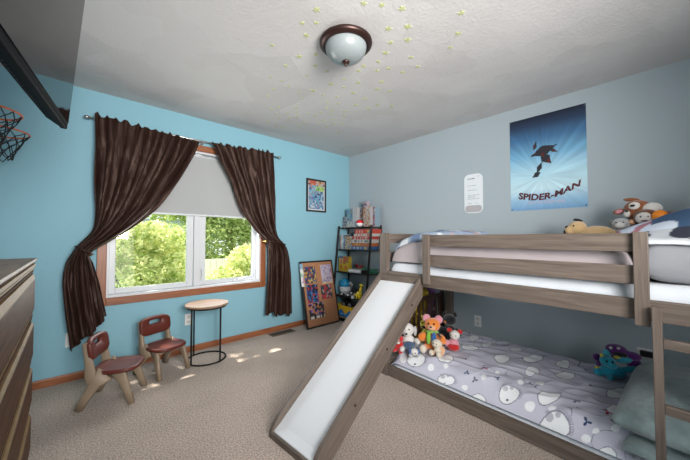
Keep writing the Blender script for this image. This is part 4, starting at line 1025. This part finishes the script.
# lower bunk
def bz(x, s):
    t = sstep(.03, .22, x)
    z = .108 + .090 * t
    z += .007 * noise.noise(Vector((x * 5, s * 3, 4))) * (0.3 + t) + .009 * t * noise.noise(Vector((x * 3 + s * 2, s * 9 - x * 6, 7)))
    z += .004 * t * (1 - abs(noise.noise(Vector((x * 6 + s * 4, s * 5 - x * 8, 2)))) * 6)
    z -= .05 * (1 - sstep(.02, .10, s)) ** 1.0
    return z
m1 = cloth('mattress', .045, DEP - .045, .05, 1.93, lambda x, s: .07 + (bz(x, s) - .084) * edge(x, s, .045, DEP - .045, .05, 1.93, .05), 40, 60, SHEET, .02)
tag(m1, 'white sheeted mattress on the lower bunk near the floor', 'mattress')
BLOB= [(0.137, -0.248, 0.025, -0.075, -0.055, -0.041, 'b'), (0.261, -0.442, 0.053, -0.044, -0.063, -0.038, 'e'), (0.119, -0.4, 0.007, -0.023, -0.024, -0.016, 'c'), (0.17, -0.498, 0.006, -0.017, -0.016, -0.01, 'c'), (0.077, -0.554, 0.022, -0.055, -0.041, -0.025, 'b'), (0.637, -0.446, 0.058, -0.048, -0.082, -0.043, 'e'), (0.608, -0.727, 0.053, -0.044, -0.074, -0.03, 'e'), (0.198, -0.776, 0.011, -0.015, -0.028, -0.013, 'c'), (0.083, -0.697, 0.007, -0.017, -0.02, -0.011, 'c'), (0.034, -0.812, 0.027, -0.039, -0.044, -0.022, 'e'), (0.147, -0.96, 0.023, -0.056, -0.058, -0.022, 'b'), (0.89, -0.355, 0.044, -0.036, -0.069, -0.034, 'e'), (0.122, -1.088, 0.009, -0.023, -0.027, -0.009, 'c'), (0.157, -1.193, 0.008, -0.018, -0.015, -0.004, 'c'), (0.243, -1.151, 0.061, -0.051, -0.066, -0.018, 'e'), (0.073, -1.226, 0.03, -0.061, -0.076, -0.02, 'b'), (0.073, -1.362, 0.008, -0.017, -0.023, -0.004, 'c'), (0.034, -1.447, 0.028, -0.035, -0.043, -0.007, 'e'), (0.365, -1.447, 0.047, -0.039, -0.071, -0.009, 'e'), (0.175, -1.466, 0.011, -0.018, -0.022, -0.003, 'c'), (0.126, -1.393, 0.006, -0.013, -0.013, -0.002, 'c'), (0.616, -1.421, 0.067, -0.056, -0.087, -0.011, 'e'), (0.66, -1.129, 0.054, -0.045, -0.077, -0.019, 'e'), (0.799, -0.886, 0.069, -0.056, -0.088, -0.028, 'e'), (0.871, -1.067, 0.047, -0.039, -0.077, -0.019, 'e'), (0.535, -0.964, 0.044, -0.037, -0.068, -0.022, 'e'), (0.827, -0.507, 0.042, -0.035, -0.06, -0.028, 'e'), (0.9, -0.723, 0.046, -0.038, -0.054, -0.02, 'e'), (0.754, -0.205, 0.037, -0.031, -0.047, -0.028, 'e'), (0.156, -1.536, 0.011, -0.023, -0.078, -0.007, 's'), (0.103, -1.558, 0.01, -0.019, -0.02, -0.002, 'b'), (0.379, -1.063, 0.02, -0.017, -0.034, -0.011, 'c'), (0.117, -0.133, 0.01, -0.034, -0.043, -0.035, 'c'), (0.592, -1.256, 0.02, -0.017, -0.033, -0.007, 'c'), (0.34, -0.804, 0.014, -0.011, -0.03, -0.012, 'c'), (0.291, -0.973, 0.015, -0.012, -0.029, -0.01, 'c')]
MARK= [(0.09, -0.258, 'k'), (0.419, -0.326, 'k'), (0.36, -0.549, 'k'), (0.18, -0.661, 'n'), (0.995, -0.251, 'k'), (0.926, -0.623, 'r'), (0.316, -0.72, 'r'), (0.23, -0.851, 'n'), (0.593, -0.972, 'r'), (0.327, -1.02, 'k'), (0.151, -1.351, 'n'), (0.284, -1.417, 'r'), (0.611, -1.289, 'n'), (0.296, -1.273, 'k'), (-0.021, -1.357, 'n'), (-0.024, -1.052, 'n'), (0.213, -1.524, 'n'), (0.787, -1.088, 'k'), (0.942, -0.927, 'k'), (0.153, -0.734, 'k'), (0.616, -0.235, 'r')]
BASE = (.52, .52, .61); WHT_ = (.76, .78, .80); LINE = (.24, .24, .30)
_pre = []
for cx, cy, ax_, ay_, bx_, by_, t in BLOB:
    det = ax_ * by_ - ay_ * bx_
    if abs(det) < 1e-7: continue
    _pre.append((cx, cy, by_ / det, -bx_ / det, -ay_ / det, ax_ / det, t, math.hypot(ax_, ay_) + math.hypot(bx_, by_)))
def blanket_col(co):
    x, y = co.x, co.y
    n1 = noise.noise(Vector((x * 9, y * 9, 1)))
    c = [q * (1 + .07 * n1) for q in BASE]
    for cx, cy, a, b, c_, d, t, rad in _pre:
        dx, dy = x - cx, y - cy
        if abs(dx) > rad * 1.5 or abs(dy) > rad * 1.5: continue
        p, q = a * dx + b * dy, c_ * dx + d * dy
        r_ = math.hypot(p, q); an = math.atan2(q, p)
        r_ /= 1 + .07 * math.sin(2 * an + cx * 20) + .05 * math.sin(3 * an + cy * 31)
        if t in 'b':
            if r_ < 1.0:
                if r_ > .90: return LINE
                # ears and muzzle drawn in grey
                if math.hypot(p + .35, q + .55) < .28 or math.hypot(p - .25, q + .68) < .2: return (.40, .40, .46) if (int((p - q) * 18) % 2) else (.50, .50, .55)
                if math.hypot(p + .15, q - .55) < .12: return (.10, .10, .14)
                return WHT_
            if r_ < 1.22 and math.sin(an * 1 + 2.4) > .2: return (.30, .30, .36) if int(an * 22) % 2 else BASE
        elif t == 's':
            if r_ < 1: return (.28, .28, .34) if int((p + q) * 9) % 2 else (.50, .50, .56)
        else:
            if r_ < 1: return LINE if (r_ > .9 and t == 'e') else WHT_
    # small motifs between the shapes
    for mx, my, k in MARK:
        dx, dy = x - mx, y - my
        if abs(dx) < .05 and abs(dy) < .05:
            u = math.hypot(dx, dy)
            w = .012 + .010 * math.sin(3 * math.atan2(dy, dx) + mx * 40)
            if u < w * (1.25 if k == 'r' else 1): return {'k': (.13, .13, .18), 'n': (.03, .06, .14), 'r': (.33, .03, .06)}[k]
    # line drawings of branches
    l = abs(noise.noise(Vector((x * 7 + 4, y * 7, 3)))); g = noise.noise(Vector((x * 4, y * 4, 8)))
    if l < .018 and g > .12: return (.22, .22, .29)
    return c
bk_ = cloth('patterned_blanket', .045, DEP - .05, .055, 1.60, bz, 300, 460, painted('blanket_print', rough=.9, spec=.15, bump=.15, bscale=90), None, blanket_col)
sd = bk_.modifiers.new('thick', 'SOLIDIFY'); sd.thickness = .006; sd.offset = 1
tag(bk_, 'lavender-grey blanket with white bears and spots spread on the lower bunk', 'blanket')
def pillow(name, label, cat, c, w, l, h, m, rz=0, tilt=(0, 0), crease=.006, seed=1, col=None, p=2.6):
    """c centre of the base (bed-local x, s, z), w along x, l along s"""
    bm = bmesh.new(); N = 46; top = []; bot = []
    for j in range(N + 1):
        r1, r2 = [], []
        for i in range(N + 1):
            u, v = -1 + 2 * i / N, -1 + 2 * j / N
            pin = 1 - .06 * (1 - abs(u) ** 2) * abs(v) ** 3 - 0
            pin2 = 1 - .06 * (1 - abs(v) ** 2) * abs(u) ** 3
            e = max(0, (1 - abs(u) ** p) * (1 - abs(v) ** p)) ** .42
            n = noise.noise(Vector((u * 2.5, v * 2.5, seed))) * crease * 2.2 + noise.noise(Vector((u * 6 + v * 3, v * 6, seed + 5))) * crease
            x, y = u * w / 2 * pin, v * l / 2 * pin2
            z = h * .38 + (h * .62 + n) * e
            if i in (0, N) or j in (0, N): v_ = bm.verts.new((x, y, h * .38)); r1.append(v_); r2.append(v_)
            else: r1.append(bm.verts.new((x, y, z))); r2.append(bm.verts.new((x, y, h * .38 * (1 - e))))
        top.append(r1); bot.append(r2)
    for j in range(N):
        for i in range(N):
            bm.faces.new((top[j][i], top[j][i + 1], top[j + 1][i + 1], top[j + 1][i]))
            bm.faces.new((bot[j][i], bot[j + 1][i], bot[j + 1][i + 1], bot[j][i + 1]))
    bmesh.ops.remove_doubles(bm, verts=bm.verts, dist=1e-6)
    o = obj(name, bm, m, smooth=True)
    o.matrix_world = BM4 @ Matrix.Translation((c[0], -c[1], c[2])) @ Matrix.Rotation(rz, 4, 'Z') @ Matrix.Rotation(tilt[0], 4, 'X') @ Matrix.Rotation(tilt[1], 4, 'Y')
    if col: put_colors(o.data, col)
    tag(o, label, cat)
    return o
MINT = P('mint_fleece', (.235, .30, .305), rough=.95, bump=.5, bscale=48, sheen=.3, var=.12, vscale=30)
pillow('pillow', 'large pale grey-green fleece pillow at the head of lower bunk', 'pillow', (.53, 1.77, .195), .94, .62, .20, MINT, 0, (0, 0), .010, 3, p=3.4)
b2 = cloth('fleece_blanket', .05, .55, 1.50, 1.94, lambda x, s: .165 + .03 * edge(x, s, .05, .55, 1.5, 1.94, .06) + .01 * noise.noise(Vector((x * 8, s * 8, 2))), 40, 40, MINT, .157)
tag(b2, 'pale grey-green fleece folded at near edge of lower bunk under the pillow', 'blanket')

# upper bunk
SHEET2 = SHEET
m2 = cloth('mattress', .05, DEP - .05, .05, 1.93, lambda x, s: .90 + .055 * edge(x, s, .05, DEP - .05, .05, 1.93, .05) + .008 * noise.noise(Vector((x * 7, s * 6, 3))) * edge(x, s, .05, DEP - .05, .05, 1.93, .05), 60, 120, SHEET, .818)
tag(m2, 'white sheeted mattress on the upper bunk behind the guard rails', 'mattress')
def cz(x, s):
    e = edge(x, s, .055, DEP - .06, .055, 1.56, .07)
    top = 1.085 + .085 * sstep(.06, .36, s) - .055 * sstep(.42, .75, s) + .0 * x
    top += .05 * (1 - sstep(.2, .9, s)) * sstep(.1, .5, x) * .4
    top += .020 * noise.noise(Vector((x * 4, s * 5, 4))) + .010 * noise.noise(Vector((x * 10 + s * 5, s * 12, 4)))
    return .972 + (top - .972) * e
cf = cloth('comforter', .055, DEP - .06, .055, 1.56, cz, 70, 150, MAUVE, .968)
tag(cf, 'pale mauve-grey comforter bundled along the upper bunk', 'comforter')
def cover_col(co):
    n = noise.noise(Vector((co.x * 9, co.y * 9, 3))); n2 = noise.noise(Vector((co.x * 14, co.y * 14, 7)))
    if n > .28: return (.62, .66, .70)
    if n2 > .34: return (.55, .32, .28)
    if n < -.25: return (.14, .20, .32)
    return (.28, .34, .44)
def pz(x, s):
    e = edge(x, s, .09, .80, .065, .56, .05)
    return (x, s, cz(x, s) + .006 + .034 * e + .01 * noise.noise(Vector((x * 12, s * 12, 9))) * e)
pc = cloth('patterned_throw', .09, .80, .065, .56, pz, 70, 50, painted('throw_print', rough=.9, spec=.15), None, cover_col)
sd = pc.modifiers.new('thick', 'SOLIDIFY'); sd.thickness = .008; sd.offset = 1
tag(pc, 'blue and white throw with pink patches over left end of comforter', 'blanket')
pillow('pillow', 'big grey pillow right of the guard post on the upper bunk', 'pillow', (.275, 1.80, .958), .40, .44, .215, GREYC, 0, (0, .0), .009, 6, p=7)
pillow('pillow', 'grey pillow behind the navy patterned blanket on the upper bunk', 'pillow', (.69, 1.80, .958), .34, .30, .24, GREYC, 0, (0, 0), .006, 8, p=4)
def navy_col(co):
    x, y = co.x, -co.y
    q = y * 1.0 - x * .35 + .06 * noise.noise(Vector((x * 4, y * 4, 1)))
    n = noise.noise(Vector((x * 7 + 2, y * 7, 5)))
    if x < .13: return (.60, .64, .68)
    if x < .25: return (.035, .04, .06) if n < .25 else (.45, .48, .52)
    if x < .46 and y > 1.60: return (.045, .09, .17) if n < .22 else (.55, .62, .72)
    if n > .30: return (.06, .12, .22)
    st = math.sin(q * 55 + 3 * n)
    return (.52, .60, .72) if st > -.3 else (.36, .16, .20)
def nz(x, s):
    e = edge(x, s, .07, .86, 1.44, 1.96, .10)
    rise = .045 + .125 * sstep(1.40, 1.80, s)
    z = 1.135 + .022 * e + rise * sstep(.09, .50, x) * min(1, e * 1.5) + .008 * noise.noise(Vector((x * 9, s * 9, 2)))
    return z
nb = cloth('character_blanket', .07, .86, 1.44, 1.96, nz, 90, 60, painted('navy_print', rough=.85, spec=.2), None, navy_col)
sd = nb.modifiers.new('thick', 'SOLIDIFY'); sd.thickness = .010; sd.offset = 1
nb.name = 'patterned_blanket'; tag(nb, 'navy, white and reddish blanket heaped over the upper bunk pillows', 'blanket')

# ================================================================ PLUSH TOYS
def fur(name, c, r_=.95): return P('fur_' + name, c, rough=r_, bump=.5, bscale=140, sheen=.5, spec=.2)
def plush(name, label, loc, rot, parts, cat='plush toy', scale=1.0):
    """loc bed-local (x, s, z); parts: (part, material, [(centre, radii, rot)])"""
    r_ = empty(name); r_.matrix_world = BM4 @ Matrix.Translation((loc[0], -loc[1], loc[2])) @ Euler(rot).to_matrix().to_4x4() @ Matrix.Scale(scale, 4)
    tag(r_, label, cat)
    for nm, m, L in [(a, b, c) if a in ('body', 'head') else (a, b, [q]) for a, b, c in parts for q in (c if a not in ('body', 'head') else [0])]:
        bm = bmesh.new()
        for e in L: ell(bm, e[0], e[1], e[2] if len(e) > 2 else None, sub=3 if nm in ('body', 'head') else 2)
        o = obj(nm, bm, m, r_, smooth=True)
        if nm in ('body', 'head'):
            rm = o.modifiers.new('blend', 'REMESH'); rm.mode = 'VOXEL'; rm.voxel_size = .006 * max(.7, scale); rm.use_smooth_shade = True
            sm = o.modifiers.new('soft', 'SMOOTH'); sm.iterations = 5; sm.factor = .6
    return r_
K = fur('black', (.012, .012, .014)); EYE = P('plush_eye', (.008, .008, .008), rough=.15)
CREAM = fur('cream', (.60, .54, .44)); WHITEF = fur('white', (.62, .60, .57)); TANF = fur('tan', (.52, .36, .18)); BRN = fur('brown', (.13, .045, .018)); REDB = fur('reddish_brown', (.24, .08, .03))
ORG = fur('orange', (.68, .20, .03)); YELF = fur('yellow', (.62, .52, .06)); REDF = fur('red', (.45, .02, .02)); PNK = fur('pink', (.60, .25, .30)); PUR = fur('purple', (.11, .02, .17)); TEALF = fur('teal', (.01, .28, .40)); GRF = fur('green', (.18, .42, .05)); BLF = fur('blue', (.03, .10, .30)); DNM = fur('denim', (.05, .09, .16)); SKN = fur('peach', (.66, .36, .20)); MARF = fur('maroon', (.12, .02, .04)); GYF = fur('grey_white', (.42, .42, .42))
# all plush face -x (towards the room); y is their left-right, z up
def sit(fb, fm, fe, extra=(), muzzle=None, belly=None, ear=(.028, .03, .04), earz=.27, eary=.05):
    parts = [('body', fb, [((0, 0, .085), (.062, .065, .085)), ((-.06, .055, .03), (.055, .028, .028)), ((-.06, -.055, .03), (.055, .028, .028)), ((-.035, .08, .11), (.030, .032, .045), (.6, 0, 0)), ((-.035, -.08, .11), (.030, .032, .045), (-.6, 0, 0))]),
             ('head', fm, [((-.01, 0, .215), (.062, .066, .058))]),
             ('ear', fe, [((0, eary, earz), ear, (.3, 0, 0)), ((0, -eary, earz), ear, (-.3, 0, 0))]),
             ('eye', EYE, [((-.068, .022, .228), (.006, .008, .010)), ((-.068, -.022, .228), (.006, .008, .010))])]
    if muzzle: parts += [('muzzle', muzzle, [((-.062, 0, .198), (.028, .034, .024))]), ('nose', K, [((-.090, 0, .206), (.008, .011, .008))])]
    return parts + list(extra)
foot = lambda m: ('foot', m, [((-.115, .058, .032), (.024, .030, .034)), ((-.115, -.058, .032), (.024, .030, .034))])
# lower-left pile
plush('plush_dog', 'white plush dog with red and blue clothes by the slide on the lower bunk', (.20, .115, .195), (0, .0, .5), [
    ('body', WHITEF, [((0, 0, .07), (.05, .055, .065)), ((-.06, -.05, .025), (.045, .024, .024)), ((-.07, .04, .025), (.045, .024, .024)), ((-.03, -.075, .09), (.045, .024, .026), (0, 0, .6))]),
    ('head', WHITEF, [((-.005, .01, .175), (.058, .060, .055)), ((-.055, .0, .155), (.035, .03, .028))]),
    ('ear', GYF, [((.02, -.055, .16), (.02, .016, .045)), ((.02, .07, .16), (.02, .016, .045))]),
    ('nose', K, [((-.090, 0, .16), (.009, .011, .009))]), ('eye', EYE, [((-.056, .022, .19), (.006, .006, .008)), ((-.056, -.016, .19), (.006, .006, .008))]),
    ('shirt', DNM, [((-.035, -.01, .05), (.05, .055, .04)), ((-.075, -.035, .035), (.032, .03, .026))])])
plush('plush_doll', 'small red plush toy squeezed beside the slide board', (.125, .075, .17), (0, 0, .2), [
    ('body', REDF, [((0, 0, .06), (.04, .045, .05)), ((-.03, .03, .03), (.03, .02, .02)), ((-.03, -.03, .03), (.03, .02, .02))]), ('head', REDF, [((-.0, 0, .125), (.035, .04, .032))]), ('trim', WHITEF, [((-.035, 0, .10), (.015, .028, .012)), ((-.034, .0, .125), (.010, .02, .014))]), ('eye', EYE, [((-.044, .012, .13), (.004, .004, .005)), ((-.044, -.012, .13), (.004, .004, .005))])])
plush('plush_puppy', 'pale blue and white plush lying at near left corner of blanket', (.15, .20, .178), (0, 0, .9), [
    ('body', GYF, [((0, 0, .035), (.05, .035, .032)), ((-.04, .03, .02), (.03, .016, .016)), ((-.04, -.03, .02), (.03, .016, .016))]), ('head', WHITEF, [((-.055, 0, .055), (.030, .032, .028))]), ('ear', BLF, [((-.05, .035, .055), (.012, .01, .024)), ((-.05, -.035, .055), (.012, .01, .024))]), ('jacket', DNM, [((.01, 0, .048), (.042, .038, .028))]), ('nose', K, [((-.085, 0, .055), (.005, .006, .005))])])
plush('plush_tiger', 'orange plush animal with cream paws and green-blue scarf in the toy pile', (.32, .275, .20), (0, .12, .45), sit(ORG, ORG, PNK, [foot(CREAM), ('scarf', GRF, [((-.066, .022, .115), (.012, .018, .055)), ((-.02, 0, .160), (.05, .055, .014))]), ('scarf_end', BLF, [((-.068, -.022, .108), (.012, .022, .058))]),
    ('stripe', K, [((-.045, -.078, .12), (.024, .030, .006), (.6, 0, 0)), ((-.045, -.068, .14), (.024, .030, .006), (.6, 0, 0)), ((.02, -.06, .07), (.03, .012, .008))])], muzzle=SKN, ear=(.018, .034, .036), earz=.262), scale=1.02)
plush('plush_bear', 'peach and cream plush lying in front of the orange animal', (.28, .37, .198), (0, .1, .1), [
    ('body', SKN, [((0, 0, .045), (.05, .045, .042)), ((-.05, .03, .025), (.035, .022, .022)), ((-.05, -.03, .025), (.035, .022, .022))]), ('head', CREAM, [((-.02, .015, .095), (.042, .044, .036))]), ('ear', ORG, [((-.005, .05, .12), (.012, .018, .018)), ((-.005, -.02, .125), (.012, .018, .018))]), ('foot', CREAM, [((-.08, .032, .03), (.016, .022, .024)), ((-.08, -.032, .03), (.016, .022, .024))]), ('eye', EYE, [((-.060, .028, .10), (.004, .004, .005)), ((-.060, .0, .10), (.004, .004, .005))])])
plush('plush_mouse', 'pink and white plush at right side of the lower toy pile', (.45, .40, .20), (0, 0, .3), [
    ('body', PNK, [((0, 0, .06), (.045, .045, .06)), ((-.03, .05, .07), (.025, .02, .03))]), ('head', WHITEF, [((-.01, -.01, .145), (.044, .044, .040))]), ('ear', REDF, [((-.0, .035, .175), (.012, .024, .022)), ((0, -.05, .175), (.012, .024, .022))]), ('dress', REDF, [((-.02, 0, .045), (.045, .055, .035))]), ('eye', EYE, [((-.052, .01, .15), (.004, .004, .005)), ((-.052, -.03, .15), (.004, .004, .005))])])
plush('plush_frog', 'yellow-green long-necked plush at the back of lower toy pile', (.42, .14, .20), (0, 0, .3), [
    ('body', YELF, [((0, 0, .07), (.04, .045, .07)), ((-.03, .03, .03), (.035, .018, .018)), ((-.03, -.03, .03), (.035, .018, .018))]), ('head', YELF, [((-.01, 0, .18), (.042, .048, .045)), ((-.04, 0, .165), (.026, .036, .022))]), ('antenna', YELF, [((0, .03, .235), (.008, .010, .026), (-.4, 0, 0)), ((0, -.03, .235), (.008, .010, .026), (.4, 0, 0))]), ('mouth', K, [((-.064, 0, .168), (.006, .026, .010))]), ('eye', EYE, [((-.046, .018, .2), (.006, .007, .009)), ((-.046, -.018, .2), (.006, .007, .009))])])
plush('plush_cat', 'black plush with a small orange patch behind the pink one', (.64, .25, .20), (0, 0, .4), sit(K, K, K, [('patch', ORG, [((-.05, .03, .205), (.016, .018, .018))])], ear=(.014, .018, .03)), scale=.95)
# far right corner of the lower bunk
plush('plush_monster', 'dark purple floppy plush leaning in far corner of the lower bunk', (.955, 1.36, .205), (0, -.1, .2), [
    ('body', PUR, [((0, .06, .06), (.045, .055, .055)), ((0, -.03, .13), (.045, .085, .040), (.3, 0, 0)), ((-.02, .105, .10), (.03, .025, .028)), ((-.01, -.09, .10), (.03, .04, .05))]), ('head', PUR, [((-.01, -.0, .175), (.050, .060, .042)), ((-.02, -.08, .155), (.035, .05, .030))]), ('mouth', K, [((-.055, -.02, .165), (.015, .040, .018))]), ('eye', WHITEF, [((-.05, .03, .20), (.008, .010, .010)), ((-.05, -.01, .205), (.008, .010, .010))])])
plush('plush_dragon', 'teal-blue plush dragon lying before the purple plush', (.845, 1.36, .205), (0, 0, .25), [
    ('body', TEALF, [((0, 0, .05), (.045, .075, .045)), ((-.03, .075, .035), (.03, .035, .03)), ((-.02, -.075, .085), (.025, .075, .020), (-.35, 0, 0)), ((-.05, .02, .02), (.035, .02, .02))]), ('head', TEALF, [((-.02, .03, .115), (.045, .045, .038)), ((-.05, .01, .10), (.035, .03, .022))]), ('horn', YELF, [((-.03, .085, .055), (.012, .018, .016)), ((-.01, -.02, .15), (.010, .018, .010)), ((-.02, .06, .145), (.010, .010, .018))]), ('wing', fur('light_teal', (.05, .38, .50)), [((.03, .03, .135), (.012, .025, .045)), ((.03, -.06, .125), (.012, .045, .022), (-.3, 0, 0))]), ('eye', EYE, [((-.062, .038, .125), (.005, .007, .010)), ((-.062, .008, .125), (.005, .007, .010))])])
# upper bunk, along the wall
plush('plush_pug', 'tan plush dog with black ears lying behind the guard rail', (.90, 1.26, 1.118), (0, 0, .1), [
    ('body', TANF, [((0, -.02, .065), (.07, .12, .075)), ((0, -.11, .05), (.06, .06, .055)), ((-.05, .05, .03), (.05, .03, .03))]), ('head', TANF, [((-.01, .09, .125), (.060, .058, .055)), ((-.03, .135, .105), (.045, .034, .036))]), ('ear', K, [((-.01, .085, .183), (.022, .032, .014), (.3, 0, 0)), ((-.03, .150, .125), (.03, .014, .022))]), ('muzzle', K, [((-.035, .160, .095), (.03, .014, .022))]), ('eye', EYE, [((-.062, .105, .14), (.005, .007, .008))])])
plush('plush_lamb', 'small grey-white plush between the tan dog and the brown deer', (.92, 1.41, 1.12), (0, 0, 0), [
    ('body', GYF, [((0, 0, .06), (.05, .05, .06))]), ('head', GYF, [((-.01, 0, .145), (.045, .050, .042))]), ('muzzle', WHITEF, [((-.045, 0, .135), (.02, .03, .024))]), ('ear', fur('mid_grey', (.20, .20, .21)), [((.01, .048, .155), (.014, .014, .024)), ((.01, -.048, .155), (.014, .014, .024))]), ('eye', EYE, [((-.055, .018, .155), (.004, .004, .005)), ((-.055, -.018, .155), (.004, .004, .005))])])
plush('plush_deer', 'reddish-brown plush deer head with white muzzle, largest toy against the wall', (.965, 1.50, 1.13), (0, 0, 0), [
    ('body', REDB, [((0, 0, .07), (.055, .07, .08)), ((0, .01, .15), (.04, .045, .05))]), ('head', REDB, [((0, .01, .245), (.052, .072, .056)), ((0, .025, .20), (.045, .05, .04))]), ('muzzle', WHITEF, [((-.022, -.060, .235), (.046, .052, .040)), ((-.035, .02, .255), (.024, .034, .030)), ((-.03, .06, .205), (.02, .02, .026))]), ('nose', K, [((-.052, .028, .258), (.010, .016, .010))]), ('ear', REDB, [((.0, .105, .225), (.014, .034, .022), (-.3, 0, 0)), ((0, .04, .305), (.014, .045, .014), (.1, 0, 0))]), ('ear_lining', PNK, [((-.012, .103, .225), (.006, .022, .013), (-.3, 0, 0))]), ('eye', EYE, [((-.05, .060, .225), (.006, .008, .010))])])
plush('plush_monkey', 'dark brown plush monkey with pale face peeking over the navy blanket', (.905, 1.535, 1.13), (0, 0, .0), [
    ('body', MARF, [((0, 0, .05), (.045, .055, .06)), ((0, .06, .06), (.03, .03, .04))]), ('head', BRN, [((0, 0, .175), (.048, .064, .056))]), ('face', WHITEF, [((-.032, .006, .168), (.024, .046, .042))]), ('ear', SKN, [((-.005, .068, .145), (.012, .016, .018))]), ('mouth', MARF, [((-.054, .004, .150), (.004, .018, .005))]), ('eye', EYE, [((-.055, .022, .178), (.004, .004, .005)), ((-.055, -.014, .178), (.004, .004, .005))])])
plush('plush_bear', 'long dark brown plush lying along the wall behind the navy blanket', (.955, 1.72, 1.16), (0, 0, 0), [
    ('body', BRN, [((0, .04, .13), (.045, .13, .055)), ((0, -.06, .14), (.05, .08, .07))]), ('head', BRN, [((0, -.09, .235), (.055, .075, .065))]), ('ear', BRN, [((0, -.03, .285), (.02, .022, .022)), ((0, -.14, .285), (.02, .022, .022))]), ('muzzle', TANF, [((-.05, -.09, .215), (.02, .03, .024))]), ('nose', K, [((-.068, -.09, .222), (.006, .010, .008))])])
bm = bmesh.new(); ell(bm, (0, 0, 0), .038); ob = obj('toy_ball', bm, P('ball_orange', (.85, .25, .01), rough=.5), smooth=True); ob.matrix_world = BM4 @ Matrix.Translation((.86, -1.60, 1.308)); tag(ob, 'bright orange ball in front of the dark brown plush', 'ball')

# ================================================================ TOY CRATE BEHIND THE BED END
cr = empty('toy_crate', (2.75, 1.87, 0)); tag(cr, 'dark brown slatted crate of folded blankets behind the bed end', 'crate')
CRW = wood('dark_crate', (.045, .022, .014), (.10, .05, .03), 'x', rough=.5)
for x in (-.42, .38):
    for y in (-.16, .13): box('post', x, x + .035, y, y + .035, 0, .56, CRW, cr, .003)
for y in (-.152, .142):
    box('rail', -.385, .38, y, y + .02, .50, .545, CRW, cr, .003); box('rail', -.385, .38, y, y + .02, .06, .10, CRW, cr, .003)
    for k in range(9): box('slat', -.345 + k * .083, -.317 + k * .083, y + .004, y + .016, .10, .50, CRW, cr)
box('floor_board', -.385, .38, -.13, .14, .06, .075, CRW, cr)
for k, (x, c, lab) in enumerate(((-.27, (.10, .05, .16), 'dark purple folded blanket in the slatted crate'), (-.06, (.50, .34, .03), 'mustard yellow folded blanket in the slatted crate'), (.14, (.44, .30, .03), 'second yellow folded blanket, nearer the wall in the crate'), (.30, (.20, .10, .24), 'mauve folded blanket at the wall end of the crate'))):
    bm = bmesh.new(); w = .10 if k < 3 else .055
    for q in range(4): ell(bm, (x, -.0, .15 + q * .13), (w * (1 - .04 * q), .118, .075), sub=3)
    o = obj('folded_blanket', bm, P('crate_cloth_%d' % k, c, rough=.9, bump=.3, bscale=30), smooth=True, loc=(2.75, 1.87, .012)); 
    rm = o.modifiers.new('blend', 'REMESH'); rm.mode = 'VOXEL'; rm.voxel_size = .01; rm.use_smooth_shade = True
    tag(o, lab, 'blanket')
bm = bmesh.new(); ell(bm, (2.78, 1.87, .655), (.30, .11, .065), (0, .05, 0)); o = obj('throw', bm, P('crate_mauve', (.25, .15, .18), rough=.9, bump=.3, bscale=30), smooth=True); tag(o, 'dusky pink throw heaped on top of the slatted crate', 'blanket')
